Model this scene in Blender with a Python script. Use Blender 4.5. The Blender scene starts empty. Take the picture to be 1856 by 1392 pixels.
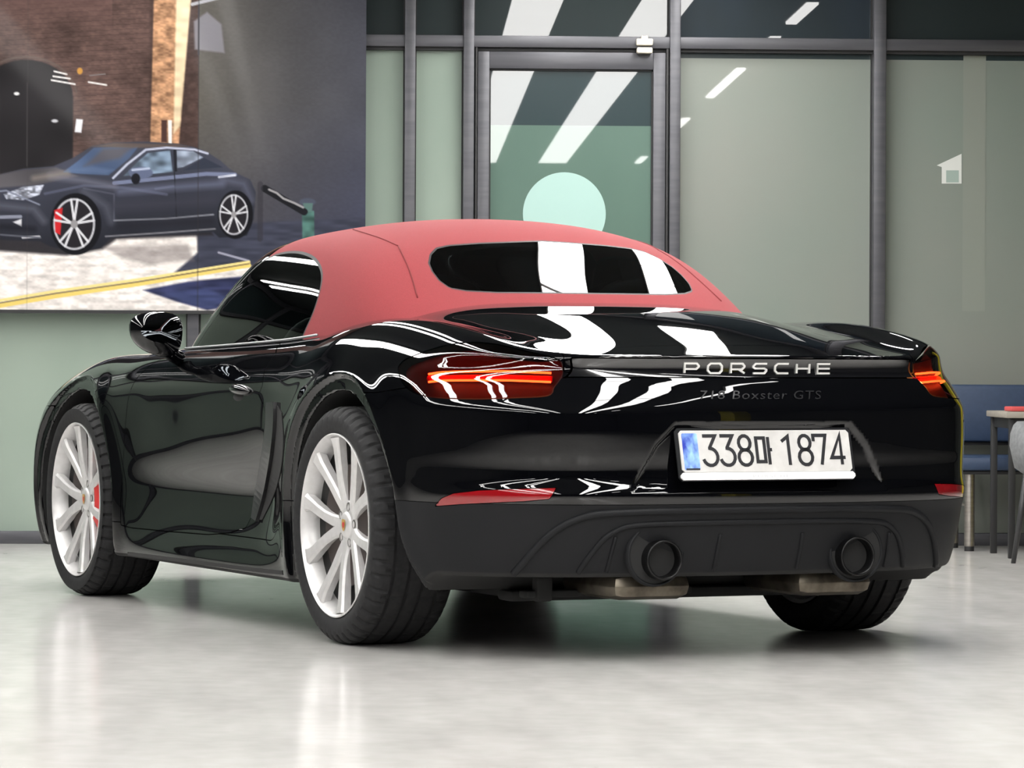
import bpy, bmesh, math, random
import numpy as np
from mathutils import Matrix, Vector

random.seed(7); rng = np.random.default_rng(7)
scene = bpy.context.scene
COL = scene.collection

# ------------------------------------------------------------------ camera
F_PX, W_PX, H_PX = 7000.0, 1856.0, 1392.0
HORIZON_Y = 646.28
CAM_CAR = np.array([-10.480, 5.107, 0.8429])        # camera in the car's own frame (x ahead, y left, z up)
CAM_YAW_CAR = -0.42811
WALL_YAW = math.radians(3.0)
CAR_ROT = (math.pi/2 - WALL_YAW) - CAM_YAW_CAR       # car heading in the room (Y runs into the glass wall)
_c, _s = math.cos(CAR_ROT), math.sin(CAR_ROT)
CAM = Vector((_c*CAM_CAR[0]-_s*CAM_CAR[1], _s*CAM_CAR[0]+_c*CAM_CAR[1], CAM_CAR[2]))
FWD = Vector((math.sin(WALL_YAW), math.cos(WALL_YAW), 0)); RIGHT = Vector((math.cos(WALL_YAW), -math.sin(WALL_YAW), 0))
WALL_Y = CAM.y + 17.36*math.cos(WALL_YAW)
cd = bpy.data.cameras.new('camera'); cam = bpy.data.objects.new('camera', cd); COL.objects.link(cam)
cd.sensor_width = 36; cd.lens = F_PX/W_PX*36; cd.shift_y = -(H_PX/2-HORIZON_Y)/W_PX
cd.clip_end = 200
ROLL = 0.0045
_up = Vector((0, 0, 1))
m3 = Matrix((RIGHT, _up, -FWD)).transposed() @ Matrix.Rotation(ROLL, 3, 'Z')
cam.matrix_world = Matrix.Translation(CAM) @ m3.to_4x4()
scene.camera = cam

def px_ray(px, py):
    a, b = px-W_PX/2, py-HORIZON_Y
    cr, sr = math.cos(ROLL), math.sin(ROLL)
    u = a*cr+b*sr; v = -a*sr+b*cr
    return FWD + RIGHT*(u/F_PX) + Vector((0, 0, 1))*(-v/F_PX)
def on_wall(px, py, y=None):
    """photo pixel -> (X, Z) on the plane Y = y of the room"""
    d = px_ray(px, py); t = ((WALL_Y if y is None else y)-CAM.y)/d.y
    p = CAM+d*t
    return p.x, p.z

# ------------------------------------------------------------------ world and exposure
w = bpy.data.worlds.new('world'); scene.world = w; w.use_nodes = True
w.node_tree.nodes['Background'].inputs[0].default_value = (0.75, 0.82, 0.9, 1)
w.node_tree.nodes['Background'].inputs[1].default_value = 0.05
vs = scene.view_settings
vs.view_transform = 'Standard'; vs.look = 'None'; vs.gamma = 1; vs.use_curve_mapping = False; vs.exposure = 0.0
LAMP = 20.5      # radiance of the ceiling panels

# ------------------------------------------------------------------ materials
MATS = {}
def mat(name, col=(.5,.5,.5), rough=.5, metal=0., coat=0., coat_rough=.02, coat_ior=1.5, ior=1.5, emit=None, estr=0., spec=.5, sheen=0.):
    if name in MATS: return MATS[name]
    m = bpy.data.materials.new(name); m.use_nodes = True
    b = m.node_tree.nodes['Principled BSDF']
    b.inputs['Base Color'].default_value = (*col, 1); b.inputs['Roughness'].default_value = rough
    b.inputs['Metallic'].default_value = metal; b.inputs['IOR'].default_value = ior
    b.inputs['Coat Weight'].default_value = coat; b.inputs['Coat Roughness'].default_value = coat_rough
    b.inputs['Coat IOR'].default_value = coat_ior; b.inputs['Specular IOR Level'].default_value = spec
    b.inputs['Sheen Weight'].default_value = sheen
    if emit: b.inputs['Emission Color'].default_value = (*emit, 1); b.inputs['Emission Strength'].default_value = estr
    MATS[name] = m
    return m
def nodes(m): return m.node_tree.nodes, m.node_tree.links, m.node_tree.nodes['Principled BSDF']
def noise_col(m, c1, c2, scale=(5,5,5), detail=6, lo=.35, hi=.65, bump=0., rough=None):
    n, l, b = nodes(m)
    tc = n.new('ShaderNodeTexCoord'); mp = n.new('ShaderNodeMapping'); mp.inputs['Scale'].default_value = scale
    nz = n.new('ShaderNodeTexNoise'); nz.inputs['Scale'].default_value = 1; nz.inputs['Detail'].default_value = detail
    cr = n.new('ShaderNodeValToRGB'); cr.color_ramp.elements[0].position = lo; cr.color_ramp.elements[1].position = hi
    cr.color_ramp.elements[0].color = (*c1, 1); cr.color_ramp.elements[1].color = (*c2, 1)
    l.new(tc.outputs['Object'], mp.inputs['Vector']); l.new(mp.outputs[0], nz.inputs['Vector'])
    l.new(nz.outputs['Fac'], cr.inputs[0]); l.new(cr.outputs[0], b.inputs['Base Color'])
    if bump:
        bp = n.new('ShaderNodeBump'); bp.inputs['Strength'].default_value = bump; bp.inputs['Distance'].default_value = .002
        l.new(nz.outputs['Fac'], bp.inputs['Height']); l.new(bp.outputs[0], b.inputs['Normal'])
    if rough:
        mr = n.new('ShaderNodeMapRange'); mr.inputs[3].default_value, mr.inputs[4].default_value = rough
        l.new(nz.outputs['Fac'], mr.inputs[0]); l.new(mr.outputs[0], b.inputs['Roughness'])
    return m

M_paint = mat('black_paint', (.0015,.0016,.0022), .4, 0, 1., .012, 1.58, 1.45, spec=.0)
M_plastic = noise_col(mat('black_plastic', (.018,.019,.021), .6, spec=.22), (.0060,.0064,.0074), (.0085,.0090,.0105), (900,900,900), 2, .3, .7, .15)
M_rubber_trim = mat('rubber_trim', (.012,.012,.013), .6)
M_well = mat('liner_black', (.008,.008,.008), .8)
M_dark = mat('interior_black', (.012,.012,.013), .6)
M_fabric = noise_col(mat('red_fabric', (.5,.07,.085), .95, sheen=.05), (.185,.0165,.020), (.235,.024,.029), (500,500,500), 3, .3, .7, .25)
M_tyre = noise_col(mat('tyre_rubber', (.03,.03,.032), .7, spec=.25), (.013,.013,.014), (.021,.021,.022), (60,60,60), 4, .3, .7, .1)
M_alu = noise_col(mat('silver_wheel_paint', (.62,.61,.60), .38, .35, .5, .1), (.60,.59,.585), (.66,.65,.645), (40,40,40), 3)
M_alu_dark = mat('grey_metal', (.30,.29,.28), .35, .9)
M_disc = mat('brake_disc_iron', (.045,.033,.03), .55, .4)
M_caliper = mat('caliper_red', (.62,.02,.02), .35, 0, .6, .1)
M_chrome = mat('satin_chrome', (.80,.79,.77), .35, .45)
M_steel = noise_col(mat('brushed_steel', (.42,.39,.35), .38, 1.), (.36,.33,.30), (.48,.45,.41), (4,4,60), 3)
M_gold = mat('crest_gold', (.75,.5,.16), .35, .7)
M_crest_red = mat('crest_red', (.5,.03,.03), .4)
M_exh = mat('exhaust_black', (.003,.003,.0033), .35, 0, spec=.3)
M_white = noise_col(mat('plate_white', (.85,.84,.81), .4), (.50,.49,.475), (.56,.55,.535), (30,30,30), 3)
M_ink = mat('plate_ink', (.015,.015,.018), .45)
M_badge_black = mat('badge_black', (.02,.02,.022), .22, .3)  # plain black of the model lettering
M_muffler = noise_col(mat('muffler_steel', (.42,.36,.28), .4, .9), (.06,.05,.04), (.16,.14,.11), (14,14,14), 4)
M_red_lens = mat('reflector_red', (.22,.003,.006), .12, 0, 1., .03)

def glass_mat(name, tint, gloss_ior=1.6, absorb=1.0, rough=0.0):
    m = bpy.data.materials.new(name); m.use_nodes = True
    n, l = m.node_tree.nodes, m.node_tree.links; n.clear()
    o = n.new('ShaderNodeOutputMaterial'); mx = n.new('ShaderNodeMixShader'); t = n.new('ShaderNodeBsdfTransparent'); g = n.new('ShaderNodeBsdfGlossy'); fr = n.new('ShaderNodeFresnel')
    t.inputs[0].default_value = (*tint, 1); g.inputs['Roughness'].default_value = rough; g.inputs['Color'].default_value = (1,1,1,1); fr.inputs[0].default_value = gloss_ior
    l.new(fr.outputs[0], mx.inputs[0]); l.new(t.outputs[0], mx.inputs[1]); l.new(g.outputs[0], mx.inputs[2]); l.new(mx.outputs[0], o.inputs[0])
    MATS[name] = m
    return m
M_glass_car = glass_mat('tinted_car_glass', (.42,.47,.45), 1.75)
M_glass_rear = glass_mat('dark_rear_glass', (.05,.055,.06), 1.9)
M_glass_lens = glass_mat('red_lamp_lens', (.80,.13,.11), 1.6)

# ------------------------------------------------------------------ object helpers
def link(o, parent=None):
    COL.objects.link(o)
    if parent is not None: o.parent = parent
    return o
def tag(o, label=None, cat=None, group=None, kind=None):
    if label: o['label'] = label
    if cat: o['category'] = cat
    if group: o['group'] = group
    if kind: o['kind'] = kind
    return o
def empty(name, loc=(0,0,0), rz=0, label=None, cat=None, group=None, kind=None):
    o = bpy.data.objects.new(name, None); o.location = loc; o.rotation_euler = (0,0,rz); o.empty_display_size = .1
    return tag(link(o), label, cat, group, kind)
def mesh_obj(name, verts, faces, m, parent=None, smooth=False, label=None):
    me = bpy.data.meshes.new(name); me.from_pydata([tuple(map(float, v)) for v in verts], [], [tuple(map(int, f)) for f in faces]); me.update()
    if m: me.materials.append(m)
    if smooth: me.polygons.foreach_set('use_smooth', [True]*len(me.polygons))
    o = link(bpy.data.objects.new(name, me), parent)
    if label: o['label'] = label
    return o
def bm_obj(name, bm, m, parent=None, smooth=False, label=None):
    bmesh.ops.recalc_face_normals(bm, faces=bm.faces)
    me = bpy.data.meshes.new(name); bm.to_mesh(me); bm.free()
    me.materials.append(m)
    if smooth:
        me.polygons.foreach_set('use_smooth', [True]*len(me.polygons))
        me.set_sharp_from_angle(angle=math.radians(40))
    o = link(bpy.data.objects.new(name, me), parent)
    if label: o['label'] = label
    return o
def add_box(bm, c, s, rz=0, bevel=0, M=None):
    r = bmesh.ops.create_cube(bm, size=1)
    vs_ = r['verts']
    mt = Matrix.Translation(c) @ Matrix.Rotation(rz, 4, 'Z') @ Matrix.Diagonal((*s, 1))
    if M is not None: mt = M @ mt
    bmesh.ops.transform(bm, matrix=mt, verts=vs_)
    if bevel:
        es = list({e for v in vs_ for e in v.link_edges})
        bmesh.ops.bevel(bm, geom=es, offset=bevel, segments=2, affect='EDGES', profile=.5)
def box_obj(name, c, s, m, parent=None, bevel=0, rz=0, label=None):
    bm = bmesh.new(); add_box(bm, c, s, rz, bevel)
    return bm_obj(name, bm, m, parent, bool(bevel), label)
def tube_mesh(pts, rad, nseg=8, closed=False, flat=None):
    """tube along pts; rad scalar or list; flat=(su,sv) squashes the section"""
    P = np.array(pts, float); n = len(P)
    R = np.full(n, rad) if np.isscalar(rad) else np.array(rad, float)
    T = np.gradient(P, axis=0) if not closed else (np.roll(P,-1,0)-np.roll(P,1,0))
    T /= np.linalg.norm(T, axis=1)[:,None]+1e-12
    ref = np.array([0,0,1.]) if abs(T[0,2]) < .9 else np.array([1.,0,0])
    V = []; u = np.cross(T[0], ref); u /= np.linalg.norm(u)
    for i in range(n):
        u = u - T[i]*np.dot(u, T[i]); u /= np.linalg.norm(u); v = np.cross(T[i], u)
        for k in range(nseg):
            a = 2*math.pi*k/nseg
            V.append(P[i]+R[i]*(u*math.cos(a)+v*math.sin(a)))
    Fc = []
    for i in range(n if closed else n-1):
        j = (i+1) % n
        for k in range(nseg):
            k2 = (k+1) % nseg
            Fc.append((i*nseg+k, i*nseg+k2, j*nseg+k2, j*nseg+k))
    if not closed:
        Fc.append(tuple(range(nseg))[::-1]); Fc.append(tuple((n-1)*nseg+k for k in range(nseg)))
    return V, Fc
def tube_obj(name, pts, rad, m, parent=None, nseg=8, closed=False, label=None):
    V, Fc = tube_mesh(pts, rad, nseg, closed)
    return mesh_obj(name, V, Fc, m, parent, True, label)
def lathe(profile, n=64, axis='y', close=False, f=None):
    """profile (r, t) revolved about the axis through the origin; t runs along the axis"""
    V = []; Fc = []; m_ = len(profile)
    for i in range(n):
        a = 2*math.pi*i/n
        for j, (r, t) in enumerate(profile):
            rr = r + (f(i, j) if f else 0)
            V.append((rr*math.cos(a), t, rr*math.sin(a)) if axis == 'y' else (rr*math.cos(a), rr*math.sin(a), t) if axis == 'z' else (t, rr*math.cos(a), rr*math.sin(a)))
    for i in range(n):
        k = (i+1) % n
        for j in range(m_ if close else m_-1):
            j2 = (j+1) % m_
            Fc.append((i*m_+j, i*m_+j2, k*m_+j2, k*m_+j))
    return V, Fc
def smooth_obj(o, ang=40):
    o.data.polygons.foreach_set('use_smooth', [True]*len(o.data.polygons)); o.data.set_sharp_from_angle(angle=math.radians(ang)); return o
def fix_normals(o):
    bm = bmesh.new(); bm.from_mesh(o.data); bmesh.ops.recalc_face_normals(bm, faces=bm.faces); bm.to_mesh(o.data); bm.free(); return o
def catmull(pts, n=8, closed=False):
    P = np.array(pts, float); N = len(P); out = []
    rngi = range(N) if closed else range(N-1)
    for i in rngi:
        p0 = P[(i-1) % N] if closed or i > 0 else 2*P[0]-P[1]
        p1 = P[i]; p2 = P[(i+1) % N]
        p3 = P[(i+2) % N] if closed or i+2 < N else 2*P[-1]-P[-2]
        for k in range(n):
            t = k/n
            out.append(.5*((2*p1)+(-p0+p2)*t+(2*p0-5*p1+4*p2-p3)*t*t+(-p0+3*p1-3*p2+p3)*t**3))
    if not closed: out.append(P[-1])
    return np.array(out)
# ------------------------------------------------------------------ the showroom shell
CEIL = 2.70
XL, XR = CAM.x-7.5, CAM.x+8.5
YB = CAM.y-11.0
M_floor = mat('polished_floor', (.6,.58,.56), .2, 0, 0, .1, 1.45, 1.42, spec=.5)
def floor_nodes():
    n, l, b = nodes(M_floor)
    tc = n.new('ShaderNodeTexCoord')
    def nz(scale, sc, detail=6, rough=.55):
        mp = n.new('ShaderNodeMapping'); mp.inputs['Scale'].default_value = scale; mp.inputs['Rotation'].default_value = (0,0,.25)
        t = n.new('ShaderNodeTexNoise'); t.inputs['Scale'].default_value = sc; t.inputs['Detail'].default_value = detail; t.inputs['Roughness'].default_value = rough
        l.new(tc.outputs['Object'], mp.inputs['Vector']); l.new(mp.outputs[0], t.inputs['Vector']); return t
    a = nz((1,1,1), .9, 2, .5); c = nz((2.2,.55,1), 3.2, 2, .5); d = nz((1,1,1), 12, 2, .5)
    m1 = n.new('ShaderNodeMath'); m1.operation = 'MULTIPLY_ADD'; l.new(a.outputs['Fac'], m1.inputs[0]); m1.inputs[1].default_value = .8; l.new(c.outputs['Fac'], m1.inputs[2])
    m2 = n.new('ShaderNodeMath'); m2.operation = 'MULTIPLY_ADD'; l.new(d.outputs['Fac'], m2.inputs[0]); m2.inputs[1].default_value = .55; l.new(m1.outputs[0], m2.inputs[2])
    nr = n.new('ShaderNodeMapRange'); nr.inputs[1].default_value = .5; nr.inputs[2].default_value = 1.85; l.new(m2.outputs[0], nr.inputs[0])
    cr = n.new('ShaderNodeValToRGB'); e = cr.color_ramp.elements
    e[0].position = 0.; e[0].color = (.42,.408,.392,1); e[1].position = 1.; e[1].color = (.595,.581,.564,1)
    l.new(nr.outputs[0], cr.inputs[0]); l.new(cr.outputs[0], b.inputs['Base Color'])
    mr = n.new('ShaderNodeMapRange'); mr.inputs[1].default_value = .4; mr.inputs[2].default_value = 1.9; mr.inputs[3].default_value = .14; mr.inputs[4].default_value = .19
    l.new(m2.outputs[0], mr.inputs[0]); l.new(mr.outputs[0], b.inputs['Roughness'])
floor_nodes()
cxr, cyr = (XL+XR)/2, (YB+WALL_Y)/2
def struct(o): o['kind'] = 'structure'; return o
struct(box_obj('floor', (cxr, cyr, -.05), (XR-XL+.6, WALL_Y-YB+.6, .1), M_floor))
M_ceil = noise_col(mat('ceiling_grey', (.10,.105,.105), .7), (.018,.022,.023), (.026,.03,.031), (1.5,1.5,1.5), 3)
struct(box_obj('ceiling', (cxr, cyr, CEIL+.06), (XR-XL+.6, WALL_Y-YB+.6, .1), M_ceil))
M_wall = noise_col(mat('painted_wall_grey', (.2,.2,.2), .6), (.035,.038,.040), (.05,.052,.052), (1,1,2), 4)
struct(box_obj('wall_left', (XL-.06, cyr, CEIL/2), (.1, WALL_Y-YB+.6, CEIL), M_wall))
struct(box_obj('wall_right', (XR+.06, cyr, CEIL/2), (.1, WALL_Y-YB+.6, CEIL), M_wall))
struct(box_obj('wall_rear', (cxr, YB-.06, CEIL/2), (XR-XL+.6, .1, CEIL), noise_col(mat('rear_wall_dark', (.05,.05,.055), .6), (.012,.012,.016), (.03,.03,.032), (.8,.8,1.5), 4)))

# glazed wall
M_frame = noise_col(mat('frame_anodised', (.075,.075,.085), .42, .35), (.068,.068,.078), (.085,.085,.094), (3,3,40), 3)
M_frame_dark = mat('gasket_black', (.012,.012,.013), .6)
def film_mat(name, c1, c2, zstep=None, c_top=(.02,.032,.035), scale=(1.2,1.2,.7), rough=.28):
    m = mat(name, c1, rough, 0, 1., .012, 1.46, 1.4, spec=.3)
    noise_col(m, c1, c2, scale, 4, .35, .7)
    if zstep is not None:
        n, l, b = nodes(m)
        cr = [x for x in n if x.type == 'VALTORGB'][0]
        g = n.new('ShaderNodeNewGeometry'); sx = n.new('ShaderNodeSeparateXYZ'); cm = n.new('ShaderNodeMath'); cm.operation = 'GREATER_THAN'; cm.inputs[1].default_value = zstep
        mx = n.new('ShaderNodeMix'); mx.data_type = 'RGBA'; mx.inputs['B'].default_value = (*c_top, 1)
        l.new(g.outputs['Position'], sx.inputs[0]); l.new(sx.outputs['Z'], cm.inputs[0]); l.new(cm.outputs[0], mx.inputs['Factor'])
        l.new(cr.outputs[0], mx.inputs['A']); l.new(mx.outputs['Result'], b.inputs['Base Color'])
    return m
zf = on_wall(1400, 107)[1]
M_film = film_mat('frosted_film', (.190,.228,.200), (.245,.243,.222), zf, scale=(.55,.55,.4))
M_film_left = film_mat('frosted_film_left', (.235,.295,.25), (.29,.35,.295))
M_door_pane = film_mat('door_glass', (.075,.13,.105), (.095,.155,.125), on_wall(1000, 228)[1], (.014,.030,.034))  # green below a set height, dark teal above
M_upper = film_mat('upper_glass', (.010,.0175,.0185), (.016,.026,.027), rough=.6)
M_upper_blue = film_mat('upper_glass_blue', (.012,.020,.025), (.018,.032,.055), rough=.6)
wall = empty('wall_back', (0, WALL_Y, 0), 0, kind='structure')
wall['label'] = 'glazed wall with grey metal frames and frosted green film'
def wx(px, py=600): return on_wall(px, py)[0]
def wz(py, px=928): return on_wall(px, py)[1]
def wall_box(name, x0, x1, z0, z1, y0, y1, m, bevel=0):
    o = box_obj(name, ((x0+x1)/2, (y0+y1)/2, (z0+z1)/2), (abs(x1-x0), abs(y1-y0), abs(z1-z0)), m, wall, bevel)
    return o
ZB0, ZB1 = 0, wz(962, 100)                 # bottom rail
ZT0, ZT1 = wz(88), wz(67)                  # transom
X_left, X_right = XL, XR
mull = [(731,750),(837,856),(1209,1228),(1577,1599)]
mull_x = [(wx(a), wx(b)) for a, b in mull]
w_m = .052
extra = [mull_x[-1][0]+.92*k for k in (1,2,3,4,5,6)]
xs_m = [(x, x+w_m) for x in ([mull_x[0][0]-.965*k for k in range(7,0,-1)])]+mull_x+[(x, x+w_m) for x in extra]
for (a, b) in xs_m:
    if a < XL or b > XR: continue
    wall_box('mullion', a, b, 0, CEIL, -.09, .03, M_frame, .003)
wall_box('transom', XL, XR, ZT0, ZT1, -.075, .03, M_frame, .003)
wall_box('bottom_rail', XL, wx(856), 0, ZB1, -.06, .03, M_frame, .003); wall_box('bottom_rail', wx(1209), XR, 0, ZB1, -.06, .03, M_frame, .003)
wall_box('head_rail', XL, XR, CEIL-.06, CEIL, -.06, .03, M_frame, .003)
edges = [XL]+[v for ab in xs_m for v in ab if XL < v < XR]+[XR]
for k in range(0, len(edges)-1, 2):
    a, b = edges[k], edges[k+1]
    mid = (a+b)/2
    is_door = wx(856)-.01 < mid < wx(1209)+.01
    wall_box('upper_pane', a, b, ZT1, CEIL-.06, -.012, 0, M_upper_blue if mid > wx(1228) and mid < wx(1577) else M_upper)
    for e, dd in ((a,.006),(b,-.006)):
        wall_box('pane_gasket', e, e+dd, ZT1, CEIL-.06, -.03, -.012, M_frame_dark)
        if not is_door: wall_box('pane_gasket', e, e+dd, ZB1, ZT0, -.03, -.012, M_frame_dark)
    if not is_door:
        wall_box('pane', a, b, ZB1, ZT0, -.012, 0, M_film if mid > wx(900) else M_film_left)
        wall_box('pane_gasket', a, b, ZT0-.014, ZT0, -.05, -.012, M_frame_dark)
struct(box_obj('wall_behind_glass', (cxr, WALL_Y+.12, CEIL/2), (XR-XL+.6, .1, CEIL), mat('back_dark', (.02,.025,.025), .8)))

# door
DX0, DX1, DZ1 = wx(857), wx(1208), ZT0
door1 = empty('door_1', ((DX0+DX1)/2, WALL_Y, 0), 0, kind='structure'); door1['label'] = 'grey framed glass door with pale round sticker'
def door_box(name, x0, x1, z0, z1, y0, y1, m, bevel=0.002):
    return box_obj(name, ((x0+x1)/2-(DX0+DX1)/2, (y0+y1)/2, (z0+z1)/2), (abs(x1-x0), abs(y1-y0), abs(z1-z0)), m, door1, bevel)
door_box('door_jamb', wx(858), wx(862), 0, DZ1, -.07, .02, M_frame_dark); door_box('door_jamb', wx(1203), wx(1207.5), 0, DZ1, -.07, .02, M_frame_dark)
door_box('door_head', DX0+.005, DX1-.005, wz(95), DZ1-.001, -.05, .02, M_frame_dark)
door_box('door_stile', wx(863), wx(884), .02, wz(95.5), -.065, .0, M_frame); door_box('door_stile', wx(1180), wx(1202), .02, wz(95.5), -.065, .0, M_frame)
door_box('door_rail', wx(884), wx(1180), wz(126), wz(95.5), -.062, .0, M_frame); door_box('door_rail', wx(884), wx(1180), .02, .14, -.062, 0, M_frame)
door_box('door_pane', wx(884), wx(1180), .14, wz(126), -.03, -.022, M_door_pane, 0)
for e, s_ in ((wx(884),1),(wx(1180),-1)): door_box('door_gasket', e, e+.007*s_, .14, wz(126), -.045, -.03, M_frame_dark, 0)
door_box('door_gasket', wx(884), wx(1180), wz(129), wz(126), -.045, -.03, M_frame_dark, 0)
cxs, czs = on_wall(1022, 388); rs = abs(wx(1097)-wx(947))/2
V = [(cxs-(DX0+DX1)/2, -.0325, czs)]+[(cxs-(DX0+DX1)/2+rs*math.cos(t), -.0325, czs+rs*math.sin(t)) for t in np.linspace(0, 2*math.pi, 64, endpoint=False)]
mesh_obj('round_sticker', V, [(0, 1+(k+1)%64, 1+k) for k in range(64)], film_mat('mint_sticker', (.33,.49,.45), (.36,.52,.475)), door1, label='pale mint round sticker')
bm = bmesh.new(); xh, zh = on_wall(1165, 84)
add_box(bm, (xh-(DX0+DX1)/2, -.09, zh+.012), (.075,.04,.030), 0, .006); add_box(bm, (xh-(DX0+DX1)/2, -.09, zh-.026), (.070,.05,.026), 0, .006); add_box(bm, (xh-(DX0+DX1)/2, -.085, zh+.03), (.03,.03,.02), 0, .004)
bm_obj('door_closer_bracket', bm, mat('bracket_cream', (.75,.70,.58), .35), door1, True)

# decal on the right pane
def decal(name, pix, m, label, cat, y=-.0135):
    V = [(on_wall(px, py)[0], WALL_Y+y, on_wall(px, py)[1]) for px, py in pix]
    o = mesh_obj(name, V, [tuple(range(len(V)))], m); bm = bmesh.new(); bm.from_mesh(o.data)
    r = bmesh.ops.extrude_face_region(bm, geom=bm.faces[:]); bmesh.ops.translate(bm, vec=(0,.001,0), verts=[v for v in r['geom'] if isinstance(v, bmesh.types.BMVert)])
    bmesh.ops.recalc_face_normals(bm, faces=bm.faces); bm.to_mesh(o.data); bm.free()
    return tag(o, label, cat)
hs = decal('house_sticker', [(1697,300),(1742,279),(1742,333),(1706,333),(1706,303)], mat('sticker_white', (.62,.64,.61), .4), 'white house-shaped sticker on the frosted pane at the right', 'sticker')
o = decal('sticker_window', [(1714,309),(1737,309),(1737,331),(1714,331)], mat('sticker_window_green', (.30,.38,.34), .4), None, None, -.0142); o.parent = hs
V = [(wx(1743), WALL_Y-.0134, wz(560)), (wx(1784), WALL_Y-.0134, wz(560)), (wx(1784), WALL_Y-.0134, ZT0-.015), (wx(1743), WALL_Y-.0134, ZT0-.015)]  # pale strip stands in for a column's reflection in the pane
o = tag(mesh_obj('reflection_strip', V, [(0,1,2,3)], film_mat('reflection_strip_pale', (.222,.245,.215), (.245,.262,.232))), 'narrow pale vertical strip painted as a column reflection beside the house sticker', 'painted reflection')

# ------------------------------------------------------------------ ceiling lights
ORD = 'first second third fourth fifth sixth seventh eighth ninth tenth eleventh twelfth thirteenth fourteenth fifteenth sixteenth seventeenth eighteenth nineteenth twentieth'.split()
M_lamp = mat('led_panel', (1,1,1), .5, emit=(1.0,.985,.96), estr=LAMP)
M_tube = mat('led_tube', (1,1,1), .5, emit=(1.0,.985,.96), estr=LAMP)
def led_panel_mesh(w_, l_):
    bm = bmesh.new(); add_box(bm, (0,0,.012), (w_, l_, .02), 0, .002)
    return bm
SKEW = .0273                                  # the rows run a degree off the wall's normal
XS = [CAM.x+1.90-.132-.67, CAM.x+1.90-.132]
first = None; L = 1.0
names = ('left row of ceiling panels', 'right row of ceiling panels')
for r_, xs_ in enumerate(XS):
    dist = .9; kk = 0
    while dist < 19.2:
        if first is None:
            bm = bmesh.new(); add_box(bm, (0,0,.01), (.276,1.0,.02), 0, .003); fr_me = bm_obj('panel_frame', bm, mat('panel_frame_grey', (.5,.5,.5), .4)).data
            bm = bmesh.new(); add_box(bm, (0,0,-.001), (.264,.975,.004)); df_me = bm_obj('panel_diffuser', bm, M_lamp).data
            for nm in ('panel_frame','panel_diffuser'): bpy.data.objects.remove(bpy.data.objects[nm])
            first = True
        p = tag(link(bpy.data.objects.new('ceiling_panel_light', fr_me)), ORD[kk]+' white LED panel from the glass wall in the '+names[r_], 'ceiling light', names[r_])
        p.location = (xs_+SKEW*dist, WALL_Y-dist, CEIL-.012); p.rotation_euler = (0,0,SKEW)
        link(bpy.data.objects.new('diffuser', df_me), p)
        dist += L; kk += 1
def tube_lamp(x0, y0, x1, y1, label, group, wd=.05):
    bm = bmesh.new(); ln = math.hypot(x1-x0, y1-y0); a = math.atan2(y1-y0, x1-x0)
    add_box(bm, (0,0,.02), (ln,wd+.02,.03), 0, .004)
    o = bm_obj('ceiling_tube_light', bm, mat('tube_housing', (.6,.6,.6), .4)); o.location = ((x0+x1)/2, (y0+y1)/2, CEIL-.036); o.rotation_euler = (0,0,a)
    tag(o, label, 'ceiling light', group)
    bm = bmesh.new(); add_box(bm, (0,0,0), (ln-.02,wd,.016), 0, .003); bm_obj('tube', bm, M_tube, o)
    return o
for xo, off, wd, lab, grp in ((-.55,(-.11,.11),.085,'slim light of the twin row nearest the panels','nearer twin row of slim lights'),(-1.75,(0,),.24,'broad white ceiling light of the single row','single row of broad lights'),(-3.4,(-.11,.11),.085,'slim light of the twin row by the side wall','farther twin row of slim lights')):
    for kk in range(8):
        y = WALL_Y-.30-2.4*kk
        for q_, dx in enumerate(off): tube_lamp(CAM.x+xo+dx, y-2.36, CAM.x+xo+dx, y, ORD[kk]+' from the glass wall, '+(('left ', 'right ')[q_] if len(off) > 1 else '')+lab, grp, wd)
for kk, (d0, d1) in enumerate(((.8,1.9),(2.4,3.6),(4.5,5.2),(6.9,9.6),(12.0,13.2),(17.7,18.8))):
    tube_lamp(CAM.x+2.50+.03*d0, WALL_Y-d0, CAM.x+2.50+.03*d1, WALL_Y-d1, ORD[kk]+' short tube light from the glass wall, right of the panel rows', 'short tube lights at the right', .06)

# ------------------------------------------------------------------ things behind the camera that the paint mirrors
M_yellow = noise_col(mat('column_yellow', (.55,.47,.03), .5), (.50,.42,.02), (.6,.5,.04), (2,2,2), 3)
def car2room(x, y): return (_c*x-_s*y, _s*x+_c*y)
for i, ((x, y), lab) in enumerate(zip((car2room(-8.6,-3.2), car2room(2.6,-4.7)), ('square yellow column standing behind the camera', 'square yellow column standing right of the car outside the frame'))):
    tag(box_obj('yellow_column', (x, y, CEIL/2), (.55,.55,CEIL), M_yellow, None, .02), lab, 'column')
# ------------------------------------------------------------------ the car: body surface
def pchip_rows(xs, Y, xq):
    """monotone cubic through rows Y (len(xs), m) evaluated at xq"""
    xs = np.asarray(xs, float); Y = np.asarray(Y, float)
    h = np.diff(xs)[:,None]; d = np.diff(Y, axis=0)/h
    m_ = np.zeros_like(Y); m_[0] = d[0]; m_[-1] = d[-1]
    w1 = 2*h[1:]+h[:-1]; w2 = h[1:]+2*h[:-1]
    with np.errstate(divide='ignore', invalid='ignore'):
        mm = (w1+w2)/(w1/d[:-1]+w2/d[1:])
    m_[1:-1] = np.where(d[:-1]*d[1:] > 0, mm, 0)
    i = np.clip(np.searchsorted(xs, xq)-1, 0, len(xs)-2)
    hh = (xs[i+1]-xs[i]); t = ((np.clip(xq, xs[0], xs[-1])-xs[i])/hh)[:,None]; hh = hh[:,None]
    return (2*t**3-3*t**2+1)*Y[i]+(t**3-2*t**2+t)*hh*m_[i]+(-2*t**3+3*t**2)*Y[i+1]+(t**3-t**2)*hh*m_[i+1]
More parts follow.
